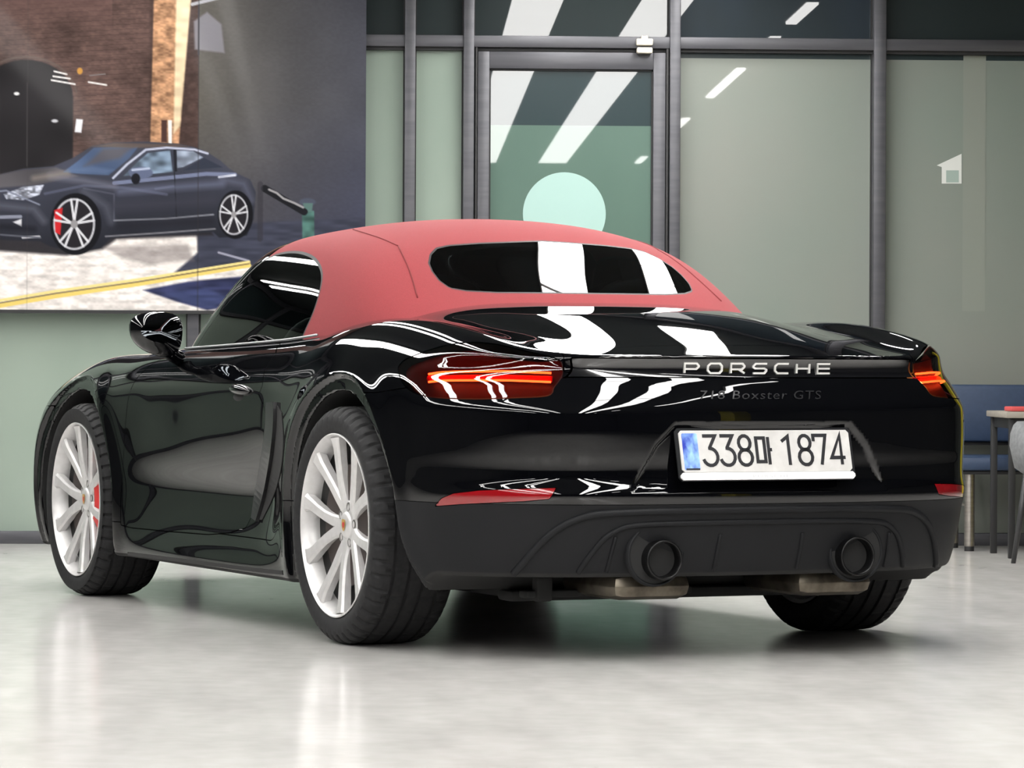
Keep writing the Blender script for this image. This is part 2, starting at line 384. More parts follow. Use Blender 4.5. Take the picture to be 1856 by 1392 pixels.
def gblur(A, s, axis):
    if s <= 0: return A
    r = int(4*s+1); k = np.exp(-.5*(np.arange(-r, r+1)/s)**2); k /= k.sum()
    A = np.moveaxis(A, axis, 0)
    lo = A[:1]-(A[1:2]-A[:1])*np.arange(r, 0, -1).reshape(-1,1); hi = A[-1:]+(A[-1:]-A[-2:-1])*np.arange(1, r+1).reshape(-1,1)
    P = np.concatenate([lo, A, hi]); n = len(A)
    return np.moveaxis(sum(k[j]*P[j:j+n] for j in range(2*r+1)), 0, axis)
class Tab:
    """smooth function of two variables from a coarse table (C2 everywhere)"""
    def __init__(s, xs, ys, Z, dx, dy, sx, sy, sym=''):
        Z = np.array(Z, float); xs = list(xs); ys = list(ys)
        if sym == 'y': k = 3; Z = np.concatenate([Z[:,k:0:-1], Z], 1); ys = [-v for v in ys[k:0:-1]]+ys
        if sym == 'x': k = 3; Z = np.concatenate([Z[k:0:-1], Z], 0); xs = [-v for v in xs[k:0:-1]]+xs
        s.x0, s.y0, s.dx, s.dy = xs[0], ys[0], dx, dy
        gx = np.arange(xs[0], xs[-1]+1e-9, dx); gy = np.arange(ys[0], ys[-1]+1e-9, dy)
        A = pchip_rows(xs, Z, gx); A = pchip_rows(ys, A.T, gy).T
        s.A = gblur(gblur(A, sx/dx, 0), sy/dy, 1)
    def __call__(s, x, y):
        u = (np.asarray(x)-s.x0)/s.dx; v = (np.asarray(y)-s.y0)/s.dy
        nx, ny = s.A.shape
        u = np.clip(u, 1, nx-2.001); v = np.clip(v, 1, ny-2.001)
        i = u.astype(int); j = v.astype(int); a = u-i; b = v-j
        wa = ((1-a)**3/6, (3*a**3-6*a*a+4)/6, (-3*a**3+3*a*a+3*a+1)/6, a**3/6)
        wb = ((1-b)**3/6, (3*b**3-6*b*b+4)/6, (-3*b**3+3*b*b+3*b+1)/6, b**3/6)
        out = 0
        for p in range(4):
            for q_ in range(4):
                out = out + wa[p]*wb[q_]*s.A[np.clip(i+p-1, 0, nx-1), np.clip(j+q_-1, 0, ny-1)]
        return out
def smax(a, b, k):
    h = np.maximum(k-np.abs(a-b), 0)/k
    return np.maximum(a, b)+h*h*h*k/6
def sstep(a, b, x):
    t = np.clip((x-a)/(b-a), 0, 1); return t*t*t*(t*(6*t-15)+10)
def sd_poly(pts, x, z):
    """signed distance (negative inside) to a closed polygon in 2-D"""
    P = np.array(pts, float); x = np.asarray(x, float); z = np.asarray(z, float)
    d = np.full(x.shape, 1e9); ins = np.zeros(x.shape, bool)
    for k in range(len(P)):
        ax, az = P[k]; bx, bz = P[(k+1) % len(P)]
        ex, ez = bx-ax, bz-az; wx, wz = x-ax, z-az
        t = np.clip((wx*ex+wz*ez)/(ex*ex+ez*ez+1e-12), 0, 1)
        d = np.minimum(d, (wx-ex*t)**2+(wz-ez*t)**2)
        c = (az > z) != (bz > z)
        ins ^= c & (x < ex*(z-az)/(ez if abs(ez) > 1e-12 else 1e-12)+ax)
    return np.where(ins, -1, 1)*np.sqrt(d)

RR, RF = .3475, .336            # tyre radii
ZL = [.05,.12,.20,.30,.40,.50,.60,.70,.78,.86,.94,1.02,1.1]
WX = [-1.15,-1.05,-.9,-.75,-.6,-.4,-.2,0,.2,.38,.52,.68,.9,1.2,1.5,1.8,2.0,2.2,2.475,2.7,2.9,3.1,3.3,3.45,3.6]
WT = [
[.58,.60,.63,.66,.69,.70,.71,.71,.70,.67,.63,.58,.5],
[.64,.66,.69,.72,.745,.755,.76,.76,.745,.71,.67,.62,.55],
[.71,.73,.765,.795,.812,.818,.818,.811,.792,.757,.71,.65,.57],
[.745,.765,.80,.83,.846,.852,.854,.846,.825,.786,.738,.68,.59],
[.765,.785,.82,.85,.864,.872,.875,.868,.847,.807,.76,.69,.61],
[.795,.815,.845,.868,.880,.887,.891,.886,.866,.828,.78,.71,.63],
[.81,.83,.86,.880,.893,.900,.903,.898,.877,.84,.79,.72,.64],
[.82,.84,.865,.880,.893,.900,.903,.898,.877,.84,.79,.72,.64],
[.83,.85,.87,.880,.890,.897,.900,.894,.872,.832,.78,.71,.63],
[.84,.858,.874,.880,.885,.889,.890,.884,.862,.818,.765,.695,.62],
[.85,.864,.876,.868,.862,.866,.873,.874,.852,.806,.755,.69,.61],
[.85,.866,.876,.842,.820,.838,.858,.865,.847,.80,.745,.68,.6],
[.85,.866,.875,.838,.818,.842,.857,.862,.843,.797,.74,.67,.6],
[.85,.865,.872,.840,.824,.845,.857,.861,.841,.795,.74,.67,.6],
[.845,.862,.868,.843,.832,.849,.857,.860,.840,.795,.74,.67,.6],
[.84,.858,.865,.852,.848,.856,.861,.862,.840,.796,.74,.67,.6],
[.84,.856,.866,.868,.868,.870,.873,.868,.844,.797,.74,.67,.6],
[.84,.855,.87,.880,.885,.886,.885,.876,.846,.793,.73,.66,.58],
[.83,.85,.87,.882,.887,.888,.886,.874,.840,.78,.71,.64,.56],
[.825,.848,.872,.883,.888,.888,.884,.868,.83,.77,.70,.63,.55],
[.82,.85,.878,.893,.898,.896,.883,.858,.812,.742,.67,.60,.51],
[.78,.815,.848,.868,.876,.873,.857,.823,.767,.69,.61,.53,.43],
[.70,.74,.77,.80,.81,.805,.78,.74,.67,.58,.5,.42,.33],
[.46,.50,.53,.56,.57,.57,.55,.52,.46,.4,.34,.28,.2],
[.3,.34,.37,.4,.41,.41,.39,.36,.3,.25,.2,.15,.1]]
T_w = Tab(WX, ZL, WT, .02, .02, .045, .022)
HA = [0,.1,.2,.3,.4,.5,.58,.66,.72,.80,.9,1.0]
HX = [-1.2,-1.0,-.9,-.75,-.6,-.4,-.2,-.05,.1,.3,.5,.65,.8,1.2,1.6,1.8,2.0,2.2,2.475,2.7,2.9,3.1,3.3,3.5,3.7]
HT = [
[0.806,0.806,0.806,0.805,0.803,0.8086,0.8113,0.816,0.81,0.803,0.785,0.74,0.68],
[0.842,0.842,0.842,0.841,0.838,0.8364,0.8328,0.83,0.825,0.82,0.804,0.76,0.7],
[0.86,0.86,0.86,0.858,0.855,0.8506,0.8452,0.842,0.84,0.836,0.818,0.77,0.71],
[0.887,0.887,0.887,0.885,0.881,0.8746,0.8677,0.864,0.868,0.868,0.848,0.79,0.72],
[0.913,0.913,0.913,0.9105,0.9065,0.899,0.8899,0.889,0.902,0.908,0.884,0.82,0.745],
[0.947,0.947,0.9464,0.9445,0.9405,0.933,0.9143,0.912,0.93,0.938,0.913,0.845,0.765],
[0.978,0.978,0.9774,0.9755,0.9715,0.964,0.944,0.931,0.948,0.957,0.933,0.86,0.775],
[0.996,0.996,0.9954,0.9935,0.9895,0.982,0.962,0.941,0.952,0.962,0.938,0.866,0.775],
[1.006,1.006,1.006,1.005,1.001,0.9928,0.9772,0.955,0.952,0.958,0.935,0.863,0.775],
[1.015,1.015,1.015,1.013,1.009,0.995,0.9735,0.952,0.943,0.943,0.918,0.85,0.765],
[0.985,0.985,0.984,0.98,0.97,0.955,0.932,0.92,0.915,0.912,0.89,0.83,0.75],
[0.96,0.96,0.96,0.955,0.95,0.94,0.925,0.915,0.908,0.902,0.88,0.82,0.74],
[0.94,0.94,0.94,0.938,0.935,0.928,0.916,0.907,0.9,0.893,0.871,0.81,0.74],
[0.92,0.92,0.92,0.918,0.915,0.91,0.902,0.895,0.887,0.879,0.857,0.8,0.73],
[0.91,0.91,0.91,0.909,0.906,0.9,0.892,0.884,0.876,0.868,0.846,0.79,0.72],
[0.903,0.903,0.903,0.902,0.899,0.894,0.887,0.879,0.871,0.863,0.84,0.785,0.72],
[0.877,0.877,0.877,0.878,0.877,0.875,0.871,0.867,0.862,0.856,0.833,0.775,0.71],
[0.837,0.837,0.837,0.838,0.84,0.842,0.846,0.85,0.851,0.847,0.823,0.76,0.7],
[0.787,0.787,0.787,0.789,0.794,0.802,0.816,0.832,0.844,0.843,0.816,0.75,0.68],
[0.742,0.742,0.742,0.744,0.75,0.762,0.78,0.801,0.816,0.815,0.787,0.72,0.65],
[0.692,0.692,0.692,0.694,0.7,0.71,0.73,0.749,0.763,0.762,0.735,0.67,0.6],
[0.632,0.632,0.632,0.633,0.637,0.644,0.655,0.664,0.668,0.665,0.637,0.58,0.51],
[0.557,0.557,0.557,0.557,0.559,0.561,0.563,0.563,0.56,0.554,0.527,0.47,0.4],
[0.46,0.46,0.46,0.46,0.46,0.46,0.455,0.45,0.44,0.43,0.4,0.35,0.3],
[0.36,0.36,0.36,0.36,0.36,0.36,0.355,0.35,0.34,0.33,0.3,0.25,0.2]]
T_h = Tab(HX, HA, [r[1:] for r in HT], .02, .02, .05, .026, 'y')
# rear face: profile on the centre line plus plan curvature
RZ = [.05,.15,.20,.25,.30,.36,.41,.435,.455,.475,.50,.53,.58,.64,.685,.70,.73,.76,.778,.79,.81,.835,.85,.87,.90,1.0,1.1]
RP = [-.80,-.87,-.905,-.935,-.957,-.977,-.990,-1.0,-1.008,-1.006,-.996,-.994,-.998,-1.000,-1.000,-.998,-.989,-.975,-.966,-.956,-.953,-.960,-.974,-.972,-.965,-.94,-.9]
RA = [0,.1,.2,.3,.4,.5,.6,.7,.8,.9,1.0,1.1]
RD = [0,.002,.008,.019,.036,.062,.103,.165,.26,.41,.6,.85]
RT = [[p+d*(1.0 if z < .7 else 1.0+.25*min(1,(z-.7)/.12)) for z, p in zip(RZ, RP)] for d in RD]
T_r = Tab(RA, RZ, RT, .02, .005, .035, .006, 'x')
FZ = [.05,.15,.25,.35,.45,.55,.65,.75,.9,1.1]
FP = [3.22,3.30,3.35,3.375,3.375,3.36,3.32,3.25,3.1,2.9]
FD = [0,.003,.010,.024,.045,.075,.115,.175,.27,.42,.7,1.0]
T_f = Tab(RA, FZ, [[p-d for p in FP] for d in FD], .02, .02, .03, .03, 'x')

# wheel arch outlines (x, z): opening of the body side
def arch_poly(xc, zc, R, rear=True):
    P = []
    for k in range(0, 46):
        a = math.radians(-28+ (236)*k/45)
        P.append((xc+R*math.cos(a), zc+R*math.sin(a)))
    return P
ARCH_R = [p for p in arch_poly(-.015, .352, .390) if p[1] > .345 or p[0] > 0]
ARCH_R = [p for p in ARCH_R if p[1] > .30]+[(-.412,.33),(-.438,.27),(-.49,.20),(-.535,.12),(-.56,.05),(.34,.05),(.35,.16),(.366,.25)]
ARCH_F = [p for p in arch_poly(2.482, .345, .375) if p[1] > .30]+[(2.108,.24),(2.104,.16),(2.10,.05),(2.835,.05),(2.84,.16),(2.852,.25)]
class Grid2:
    def __init__(s, fn, x0, x1, z0, z1, d=.01):
        s.t = Tab.__new__(Tab); gx = np.arange(x0, x1, d); gz = np.arange(z0, z1, d)
        X, Z = np.meshgrid(gx, gz, indexing='ij'); s.t.A = fn(X, Z); s.t.x0, s.t.y0, s.t.dx, s.t.dy = x0, z0, d, d
        s.t.A = gblur(gblur(s.t.A, .8, 0), .8, 1)
    def __call__(s, x, z): return s.t(x, z)
G_arch = Grid2(lambda x, z: np.minimum(sd_poly(ARCH_R, x, z), sd_poly(ARCH_F, x, z)), -1.3, 3.7, -.1, 1.4)

def w_side(x, z):
    ar = G_arch(x, z)
    flare = .010*np.exp(-((ar-.05)/.05)**2)-.017*sstep(.053, .031, ar)
    return T_w(x, z)+flare
def r_rear(a, z):
    r = T_r(a, z)
    # plate recess: trapezoid below the crease
    g = sd_poly([(-.4,.475),(-.33,.60),(-.275,.655),(.275,.655),(.33,.60),(.40,.475)], a, z)
    return r+.009*sstep(.010, -.010, g)
def body_F(x, y, z, part='all'):
    a = np.abs(y)
    Ft = z-T_h(x, a); Fs = a-w_side(x, z)
    return combine(Ft, Fs, r_rear(a, z)-x, x-T_f(a, z), x, a, z, G_arch(x, z), part)
def combine(Ft, Fs, Fr, Ff, x, a, z, ar, part='all'):
    F = smax(Ft, Fs, .15)
    kr = .018+.13*sstep(.42, .74, a)
    F = smax(F, Fr, kr)
    F = smax(F, Ff, .18)
    bz = .158+.075*sstep(-.42, -.62, x)
    F = smax(F, bz-z, .03)
    if part == 'skin': return F
    well = np.maximum(ar, .56-a)
    F = smax(F, -well, .007)
    # cabin
    cab = np.maximum(np.maximum(np.abs(x-1.13)-.66, a-.668-0*x), .38-z)
    F = smax(F, -cab, .012)
    return F

def surface_nets(Ffun_grid, gx, gy, gz):
    """Ffun_grid -> 3-D array; returns verts, quads"""
    A = Ffun_grid
    nx, ny, nz = A.shape
    S = A < 0
    c = [S[i:nx-1+i, j:ny-1+j, k:nz-1+k] for i in (0,1) for j in (0,1) for k in (0,1)]
    cnt = sum(b.astype(np.int8) for b in c)
    act = (cnt > 0) & (cnt < 8)
    idx = -np.ones(act.shape, np.int64); I = np.argwhere(act); idx[act] = np.arange(len(I))
    i, j, k = I.T
    acc = np.zeros((len(I), 3)); n = np.zeros(len(I))
    corners = [(p,q_,r_) for p in (0,1) for q_ in (0,1) for r_ in (0,1)]
    for c0 in corners:
        for ax in range(3):
            if c0[ax]: continue
            c1 = list(c0); c1[ax] = 1
            v0 = A[i+c0[0], j+c0[1], k+c0[2]]; v1 = A[i+c1[0], j+c1[1], k+c1[2]]
            m_ = (v0 < 0) != (v1 < 0)
            t = np.where(m_, v0/np.where(m_, v0-v1, 1), 0)
            for d in range(3):
                acc[:,d] += np.where(m_, c0[d]+(t if d == ax else 0), 0)
            n += m_
    p = acc/n[:,None]
    V = np.stack([gx[0]+(i+p[:,0])*(gx[1]-gx[0]), gy[0]+(j+p[:,1])*(gy[1]-gy[0]), gz[0]+(k+p[:,2])*(gz[1]-gz[0])], 1)
    Q = []
    for ax in range(3):
        sh = [slice(None)]*3; sh2 = [slice(None)]*3
        sh[ax] = slice(0, -1); sh2[ax] = slice(1, None)
        a0 = S[tuple(sh)]; a1 = S[tuple(sh2)]
        E = np.argwhere(a0 != a1); E0 = a0[a0 != a1]
        o1, o2 = [(1,2),(2,0),(0,1)][ax]
        dims = act.shape
        ok = (E[:,o1] >= 1) & (E[:,o1] < dims[o1]) & (E[:,o2] >= 1) & (E[:,o2] < dims[o2])
        E = E[ok]; E0 = E0[ok]
        def cell(d1, d2):
            c_ = E.copy(); c_[:,o1] += d1; c_[:,o2] += d2
            return idx[c_[:,0], c_[:,1], c_[:,2]]
        q_ = np.stack([cell(-1,-1), cell(0,-1), cell(0,0), cell(-1,0)], 1)
        q_[~E0] = q_[~E0][:, ::-1]
        Q.append(q_)
    return V, np.concatenate(Q)
def grad(Ff, V, e=.0015):
    g = np.zeros_like(V)
    for d in range(3):
        o = np.zeros(3); o[d] = e
        P = V+o; M_ = V-o
        g[:,d] = (Ff(P[:,0],P[:,1],P[:,2])-Ff(M_[:,0],M_[:,1],M_[:,2]))/(2*e)
    return g
def relax_project(Ff, V, it=4):
    for _ in range(it):
        f_ = Ff(V[:,0], V[:,1], V[:,2]); g = grad(Ff, V)
        s = -f_/np.maximum((g*g).sum(1), 1e-3)
        V = V+g*np.clip(s, -.01, .01)[:,None]
    N = grad(Ff, V); N /= np.linalg.norm(N, axis=1)[:,None]+1e-12
    return V, N
class Shell:
    """polygons with per-vertex normals that can be cut along level lines"""
    def __init__(s, V, N, Fc): s.V, s.N, s.F = V, N, Fc
    def cut(s, g, lo=None, hi=None):
        """keep the side g < hi (or g > lo)"""
        g = np.asarray(g, float)
        val = (g-hi) if hi is not None else (lo-g)
        V = list(s.V); N = list(s.N); out = []; new = {}
        sgn = val <= 0
        if not s.F: return s
        L = np.array([len(f_) for f_ in s.F]); fl = np.fromiter((i for f_ in s.F for i in f_), int, L.sum())
        cnt = np.add.reduceat(sgn[fl].astype(int), np.concatenate([[0], np.cumsum(L)[:-1]]))
        for fi in np.nonzero(cnt > 0)[0]:
            f_ = s.F[fi]
            if cnt[fi] == L[fi]: out.append(f_); continue
            poly = []
            m_ = len(f_)
            for p in range(m_):
                i, j = f_[p], f_[(p+1) % m_]
                if sgn[i]: poly.append(i)
                if sgn[i] != sgn[j]:
                    key = (min(i,j), max(i,j))
                    if key not in new:
                        t = val[key[0]]/(val[key[0]]-val[key[1]])
                        V.append(s.V[key[0]]*(1-t)+s.V[key[1]]*t); nn = s.N[key[0]]*(1-t)+s.N[key[1]]*t
                        N.append(nn/(np.linalg.norm(nn)+1e-12)); new[key] = len(V)-1
                    poly.append(new[key])
            if len(poly) >= 3: out.append(tuple(poly))
        return Shell(np.array(V), np.array(N), out).compact()
    def compact(s):
        used = sorted({i for f_ in s.F for i in f_})
        mp = {o: n for n, o in enumerate(used)}
        return Shell(s.V[used] if used else np.zeros((0,3)), s.N[used] if used else np.zeros((0,3)), [tuple(mp[i] for i in f_) for f_ in s.F])
    def mirrored(s):
        return Shell(s.V*np.array([1,-1,1]), s.N*np.array([1,-1,1]), [tuple(f_[::-1]) for f_ in s.F])
    def joined(s, o):
        n = len(s.V); return Shell(np.concatenate([s.V, o.V]), np.concatenate([s.N, o.N]), s.F+[tuple(i+n for i in f_) for f_ in o.F])
    def obj(s, name, m, parent, label=None, offset=0.):
        me = bpy.data.meshes.new(name)
        V = s.V+s.N*offset
        me.from_pydata(V.tolist(), [], s.F); me.update()
        me.polygons.foreach_set('use_smooth', [True]*len(me.polygons))
        me.normals_split_custom_set_from_vertices(s.N.tolist())
        me.materials.append(m)
        o = link(bpy.data.objects.new(name, me), parent)
        if label: o['label'] = label
        return o
def build_shell(Ff, gridfn, lim, d):
    gx = np.arange(lim[0], lim[1], d); gy = np.arange(-d*1.5, lim[3], d); gz = np.arange(lim[4], lim[5], d)
    A = gridfn(gx, gy, gz)
    V, Q = surface_nets(A, gx, gy, gz)
    V, N = relax_project(Ff, V)
    V[:,1] = np.where(np.abs(V[:,1]) < d*.3, 0, V[:,1])
    sh = Shell(V, N, [tuple(q_) for q_ in Q.tolist()])
    ok = V[:,1] > -1e-6; keep = ok[Q].all(1); sh.F = [f_ for f_, k in zip(sh.F, keep) if k]; sh = sh.compact()
    on = np.abs(sh.V[:,1]) < 1e-6
    sh.N[on,1] = 0; sh.N /= np.linalg.norm(sh.N, axis=1)[:,None]+1e-12
    return sh
def body_grid(gx, gy, gz):
    a = np.abs(gy)
    f4 = np.float32
    X, Z = np.meshgrid(gx, gz, indexing='ij'); Ws = w_side(X, Z).astype(f4); AR = G_arch(X, Z).astype(f4)
    X2, A2 = np.meshgrid(gx, a, indexing='ij'); Hh = T_h(X2, A2).astype(f4)
    A3, Z3 = np.meshgrid(a, gz, indexing='ij'); Rr = r_rear(A3, Z3).astype(f4); Fr = T_f(A3, Z3).astype(f4)
    x = gx[:,None,None].astype(f4); av = a[None,:,None].astype(f4); z = gz[None,None,:].astype(f4)
    return combine(z-Hh[:,:,None], av-Ws[:,None,:], Rr[None]-x, x-Fr[None], x, av, z, AR[:,None,:])
# ------------------------------------------------------------------ printed wall poster
def poster():
    x0, x1, y0, y1 = -60, 662, -120, 563
    step = 1.6
    gx = np.arange(x0, x1+.1, step); gy = np.arange(y0, y1+.1, step)
    X, Y = np.meshgrid(gx, gy); H_, W_ = X.shape
    r = np.random.default_rng(3)
    def noise(sx, sy, seed):
        q_ = np.random.default_rng(seed); n1, n2 = int((x1-x0)/sx)+3, int((y1-y0)/sy)+3
        g = q_.random((n2, n1)); u = (X-x0)/sx; v = (Y-y0)/sy; i = u.astype(int); j = v.astype(int); a = u-i; b = v-j
        a = a*a*(3-2*a); b = b*b*(3-2*b)
        return g[j,i]*(1-a)*(1-b)+g[j,i+1]*a*(1-b)+g[j+1,i]*(1-a)*b+g[j+1,i+1]*a*b
    img = np.zeros((H_, W_, 3))
    def put(mask, col, k=1.):
        nonlocal img
        c = np.array(col, float)
        if c.ndim == 1: c = c[None,None,:]
        m_ = np.clip(mask*k, 0, 1)[...,None]; img = img*(1-m_)+c*m_
    def poly(pts, soft=1.6): return np.clip(.5-sd_poly(pts, X, Y)/soft, 0, 1)
    def ell(cx_, cy_, rx, ry, soft=1.8):
        d = (np.sqrt(((X-cx_)/rx)**2+((Y-cy_)/ry)**2)-1)*min(rx, ry); return np.clip(.5-d/soft, 0, 1)
    def line(pts, w_, soft=1.6):
        d = np.full(X.shape, 1e9)
        for (ax, ay), (bx, by) in zip(pts[:-1], pts[1:]):
            ex, ey = bx-ax, by-ay; t = np.clip(((X-ax)*ex+(Y-ay)*ey)/(ex*ex+ey*ey+1e-9), 0, 1)
            d = np.minimum(d, np.hypot(X-ax-t*ex, Y-ay-t*ey))
        return np.clip(.5-(d-w_/2)/soft, 0, 1)
    n1 = noise(60,60,1); n2 = noise(14,9,2); n3 = noise(5,3,3); n4 = noise(26,5,4)
    # brick building at the left, dark rendered wall at the right
    brick = np.array([78,62,58])[None,None,:]*(.72+.35*n1+.25*n2+.18*n3)[...,None]
    rows = (np.mod(Y+.06*X, 9) < 1.6)*.12
    img = brick*(1-rows[...,None])
    put((Y < 60)*(X < 200)*np.clip((60-Y)/60, 0, 1), (120,92,88), .45)
    put(poly([(268,-130),(357,-130),(357,330),(268,330)], 6), brick*.82)
    put(poly([(278,-130),(350,-130),(322,258),(270,258)], 3), np.array([168,128,98])[None,None,:]*(.62+.45*n2+.3*n3)[...,None])
    put(poly([(318,-130),(353,-130),(324,225),(312,240)], 4), np.array([235,212,176])[None,None,:]*(.82+.22*n2)[...,None])
    put(poly([(290,215),(300,215),(300,255),(290,255)], 2), (72,52,48))
    put(poly([(302,215),(309,215),(309,258),(303,258)], 2), (225,220,215))
    arch_ = [(-70,320),(-70,122)]+[(45+85*math.cos(a), 175-68*math.sin(a)) for a in np.linspace(math.pi*.85, 0, 14)]+[(130,320)]
    put(poly(arch_, 3), np.array([40,38,40])[None,None,:]*(.85+.3*n1)[...,None])
    put(line([(-70,112)]+[(45+92*math.cos(a), 176-74*math.sin(a)) for a in np.linspace(math.pi*.8, .15, 14)], 4), (96,84,80), .6)
    put(line([(47,150),(47,300)], 2), (60,58,60))
    wallc = np.stack([86-14*np.clip((X-357)/305,0,1)-14*np.clip((Y-180)/250,0,1), 83-10*np.clip((X-357)/305,0,1)-13*np.clip((Y-180)/250,0,1), 78+3*np.clip((X-357)/305,0,1)-5*np.clip((Y-180)/250,0,1)], -1)*(.93+.12*n1+.06*n3)[...,None]
    put((X > 357)*1., wallc)
    put(poly([(348,35),(372,18),(398,40),(404,92),(350,86)], 4), (132,130,138), .8); put(line([(357,0),(357,95)], 3), (70,70,76)); put(line([(345,4),(392,-8)], 6), (165,165,170))
    for p in ([(96,128),(118,133)],[(94,137),(124,141)],[(91,144),(133,151)],[(158,147),(190,152)]): put(line(p, 3), (225,222,220))  # white glints: reflections of the room lights painted into the print
    put(line([(160,135),(188,132)], 2), (120,116,116)); put(ell(142,127,5,6), (190,140,70)); put(poly([(136,214),(148,215),(145,239),(133,238)], 2), (215,215,220)); put(ell(28,169,5,3), (215,215,215)); put(ell(97,218,6,3), (190,190,195))
    # ground
    gy_ = np.interp(X, [-60,0,120,300,357,500,662], [424,426,440,418,412,400,398])
    gm = np.clip((Y-gy_)/3, 0, 1)
    put(gm, np.array([226,219,214])[None,None,:]*(.76+.20*n4+.16*n2+.1*n3)[...,None])
    put(poly([(355,405),(670,390),(670,470),(450,480),(300,505),(340,470),(357,455)], 5), np.array([62,64,78])[None,None,:]*(.85+.25*n4)[...,None])
    put(poly([(-70,420),(120,425),(380,412),(385,424),(210,432),(185,450),(120,462),(-70,450)], 6), (40,38,42), .95)
    put(poly([(180,445),(340,440),(350,470),(270,478),(220,466)], 8), (120,112,112), .55)
    put(line([(395,455),(450,470)], 4), (150,150,165)); 
    put(poly([(258,524),(340,508),(480,494),(480,530),(400,556),(375,560),(320,545)], 4), np.array([52,56,86])[None,None,:]*(.75+.5*n4)[...,None])
    put(poly([(300,530),(370,520),(420,540),(380,556),(330,545)], 6), (70,80,120), .5)
    put(line([(-70,566),(100,536),(250,513),(450,478)], 8), (226,200,112)); put(line([(-70,556),(100,527),(250,505),(450,472)], 5), (232,212,140)); put(line([(-70,561),(100,531),(250,509),(450,475)], 2.5), (120,105,80))
    # bollard and barrier
    put(poly([(546,378),(568,378),(569,430),(547,430)], 2), np.array([72,104,98])[None,None,:]*(.7+.5*n2)[...,None]); put(ell(556,362,15,7), (74,78,92)); put(poly([(548,364),(566,364),(564,380),(550,380)], 2), (86,112,108))
    put(line([(478,338),(550,380)], 13), (30,30,34)); put(line([(486,340),(500,346),(512,356),(532,364),(548,372)], 4), (150,148,150)); put(line([(470,330),(470,430)], 10), (52,50,56), .6)
    # saloon car
    body = [(-70,330),(-10,318),(40,305),(95,300),(130,285),(165,263),(205,256),(262,254),(322,258),(352,264),(372,272),(398,288),(412,301),(428,311),(452,322),(462,345),(458,395),(446,424),(396,428),(385,418),(200,430),(182,448),(140,456),(90,446),(72,437),(-70,432)]
    shade = np.clip((Y-300)/140, 0, 1)
    put(poly(body, 2), np.stack([64-26*shade, 66-27*shade, 78-32*shade], -1)*(.9+.2*n1)[...,None])
    put(poly([(-70,330),(40,307),(100,302),(140,318),(60,335),(-70,345)], 4), np.array([92,88,90])[None,None,:]*(.7+.5*n1)[...,None], .8)
    put(poly([(112,311),(140,290),(168,266),(250,262),(232,285),(195,316),(150,314)], 2), np.stack([58+30*n1, 72+34*n1, 98+40*n1], -1))
    put(poly([(165,264),(205,257),(320,259),(340,263),(262,265),(240,266)], 3), (96,82,74), .8)
    put(line([(203,321),(228,296),(262,269),(300,265),(350,268),(374,275)], 4), (176,180,198))
    put(poly([(222,317),(245,293),(266,275),(306,270),(311,309),(262,314)], 2), np.array([110,126,144])[None,None,:]*(.6+.7*n2)[...,None]); put(poly([(318,270),(348,271),(366,282),(330,300),(319,302)], 2), np.array([150,160,178])[None,None,:]*(.6+.6*n2)[...,None])
    put(poly([(312,268),(317,268),(319,308),(314,309)], 1.5), (34,34,40)); put(poly([(368,283),(402,300),(330,306)], 2), (50,54,66))
    put(line([(205,330),(300,320),(372,312),(424,313)], 7), (128,136,166), .75); put(line([(395,318),(424,314)], 4), (205,208,220))
    put(ell(253,311,22,11), (92,100,124)); put(ell(244,322,8,10), (28,28,34)); put(line([(238,306),(268,303)], 4), (170,178,200))
    put(line([(205,398),(300,394),(385,386)], 3), (120,122,130)); put(line([(190,427),(290,420),(388,412)], 3), (112,112,118)); put(line([(150,340),(205,350),(205,395)], 3), (84,86,100), .6); put(line([(314,310),(318,390)], 2), (36,36,42)); put(line([(280,340),(312,335)], 4), (80,84,100)); put(line([(80,350),(150,335),(220,338),(300,350)], 5), (96,100,122), .5)
    put(poly([(5,352),(40,338),(78,334),(70,352),(40,362),(10,360)], 2), np.array([168,172,186])[None,None,:]*(.5+.8*n3)[...,None]); put(line([(-60,352),(10,345),(70,370)], 3), (120,124,140)); put(line([(-60,395),(36,392)], 6), (150,154,170), .8); put(poly([(22,402),(38,396),(38,410)], 2), (205,205,210)); put(line([(40,430),(70,428)], 4), (190,190,195)); put(line([(0,425),(72,430)], 3), (88,90,100))
    bm_ = poly(body, 2)
    for pts, w_, sf, col, k in (([(215,345),(300,338),(400,330)],10,14,(104,108,130),.7),([(205,372),(300,366),(385,360)],16,16,(58,58,68),.7),([(90,318),(150,326),(205,336)],9,12,(112,112,126),.7),([(60,322),(120,312)],8,10,(142,132,122),.6),([(150,345),(190,372),(200,400)],12,12,(92,94,106),.5),([(400,322),(440,330),(455,360)],9,12,(96,98,116),.6),([(0,372),(60,378),(78,400)],10,12,(98,100,112),.6),([(0,410),(60,415)],9,10,(30,30,36),.8),([(215,408),(380,398)],12,12,(36,36,42),.7)):
        put(line(pts, w_, sf)*bm_, col, k)
    put(poly([(150,300),(185,268),(240,264),(215,285)], 8), (92,78,72), .55); put(poly([(120,308),(165,300),(205,306),(190,314)], 6), (96,112,140), .5)
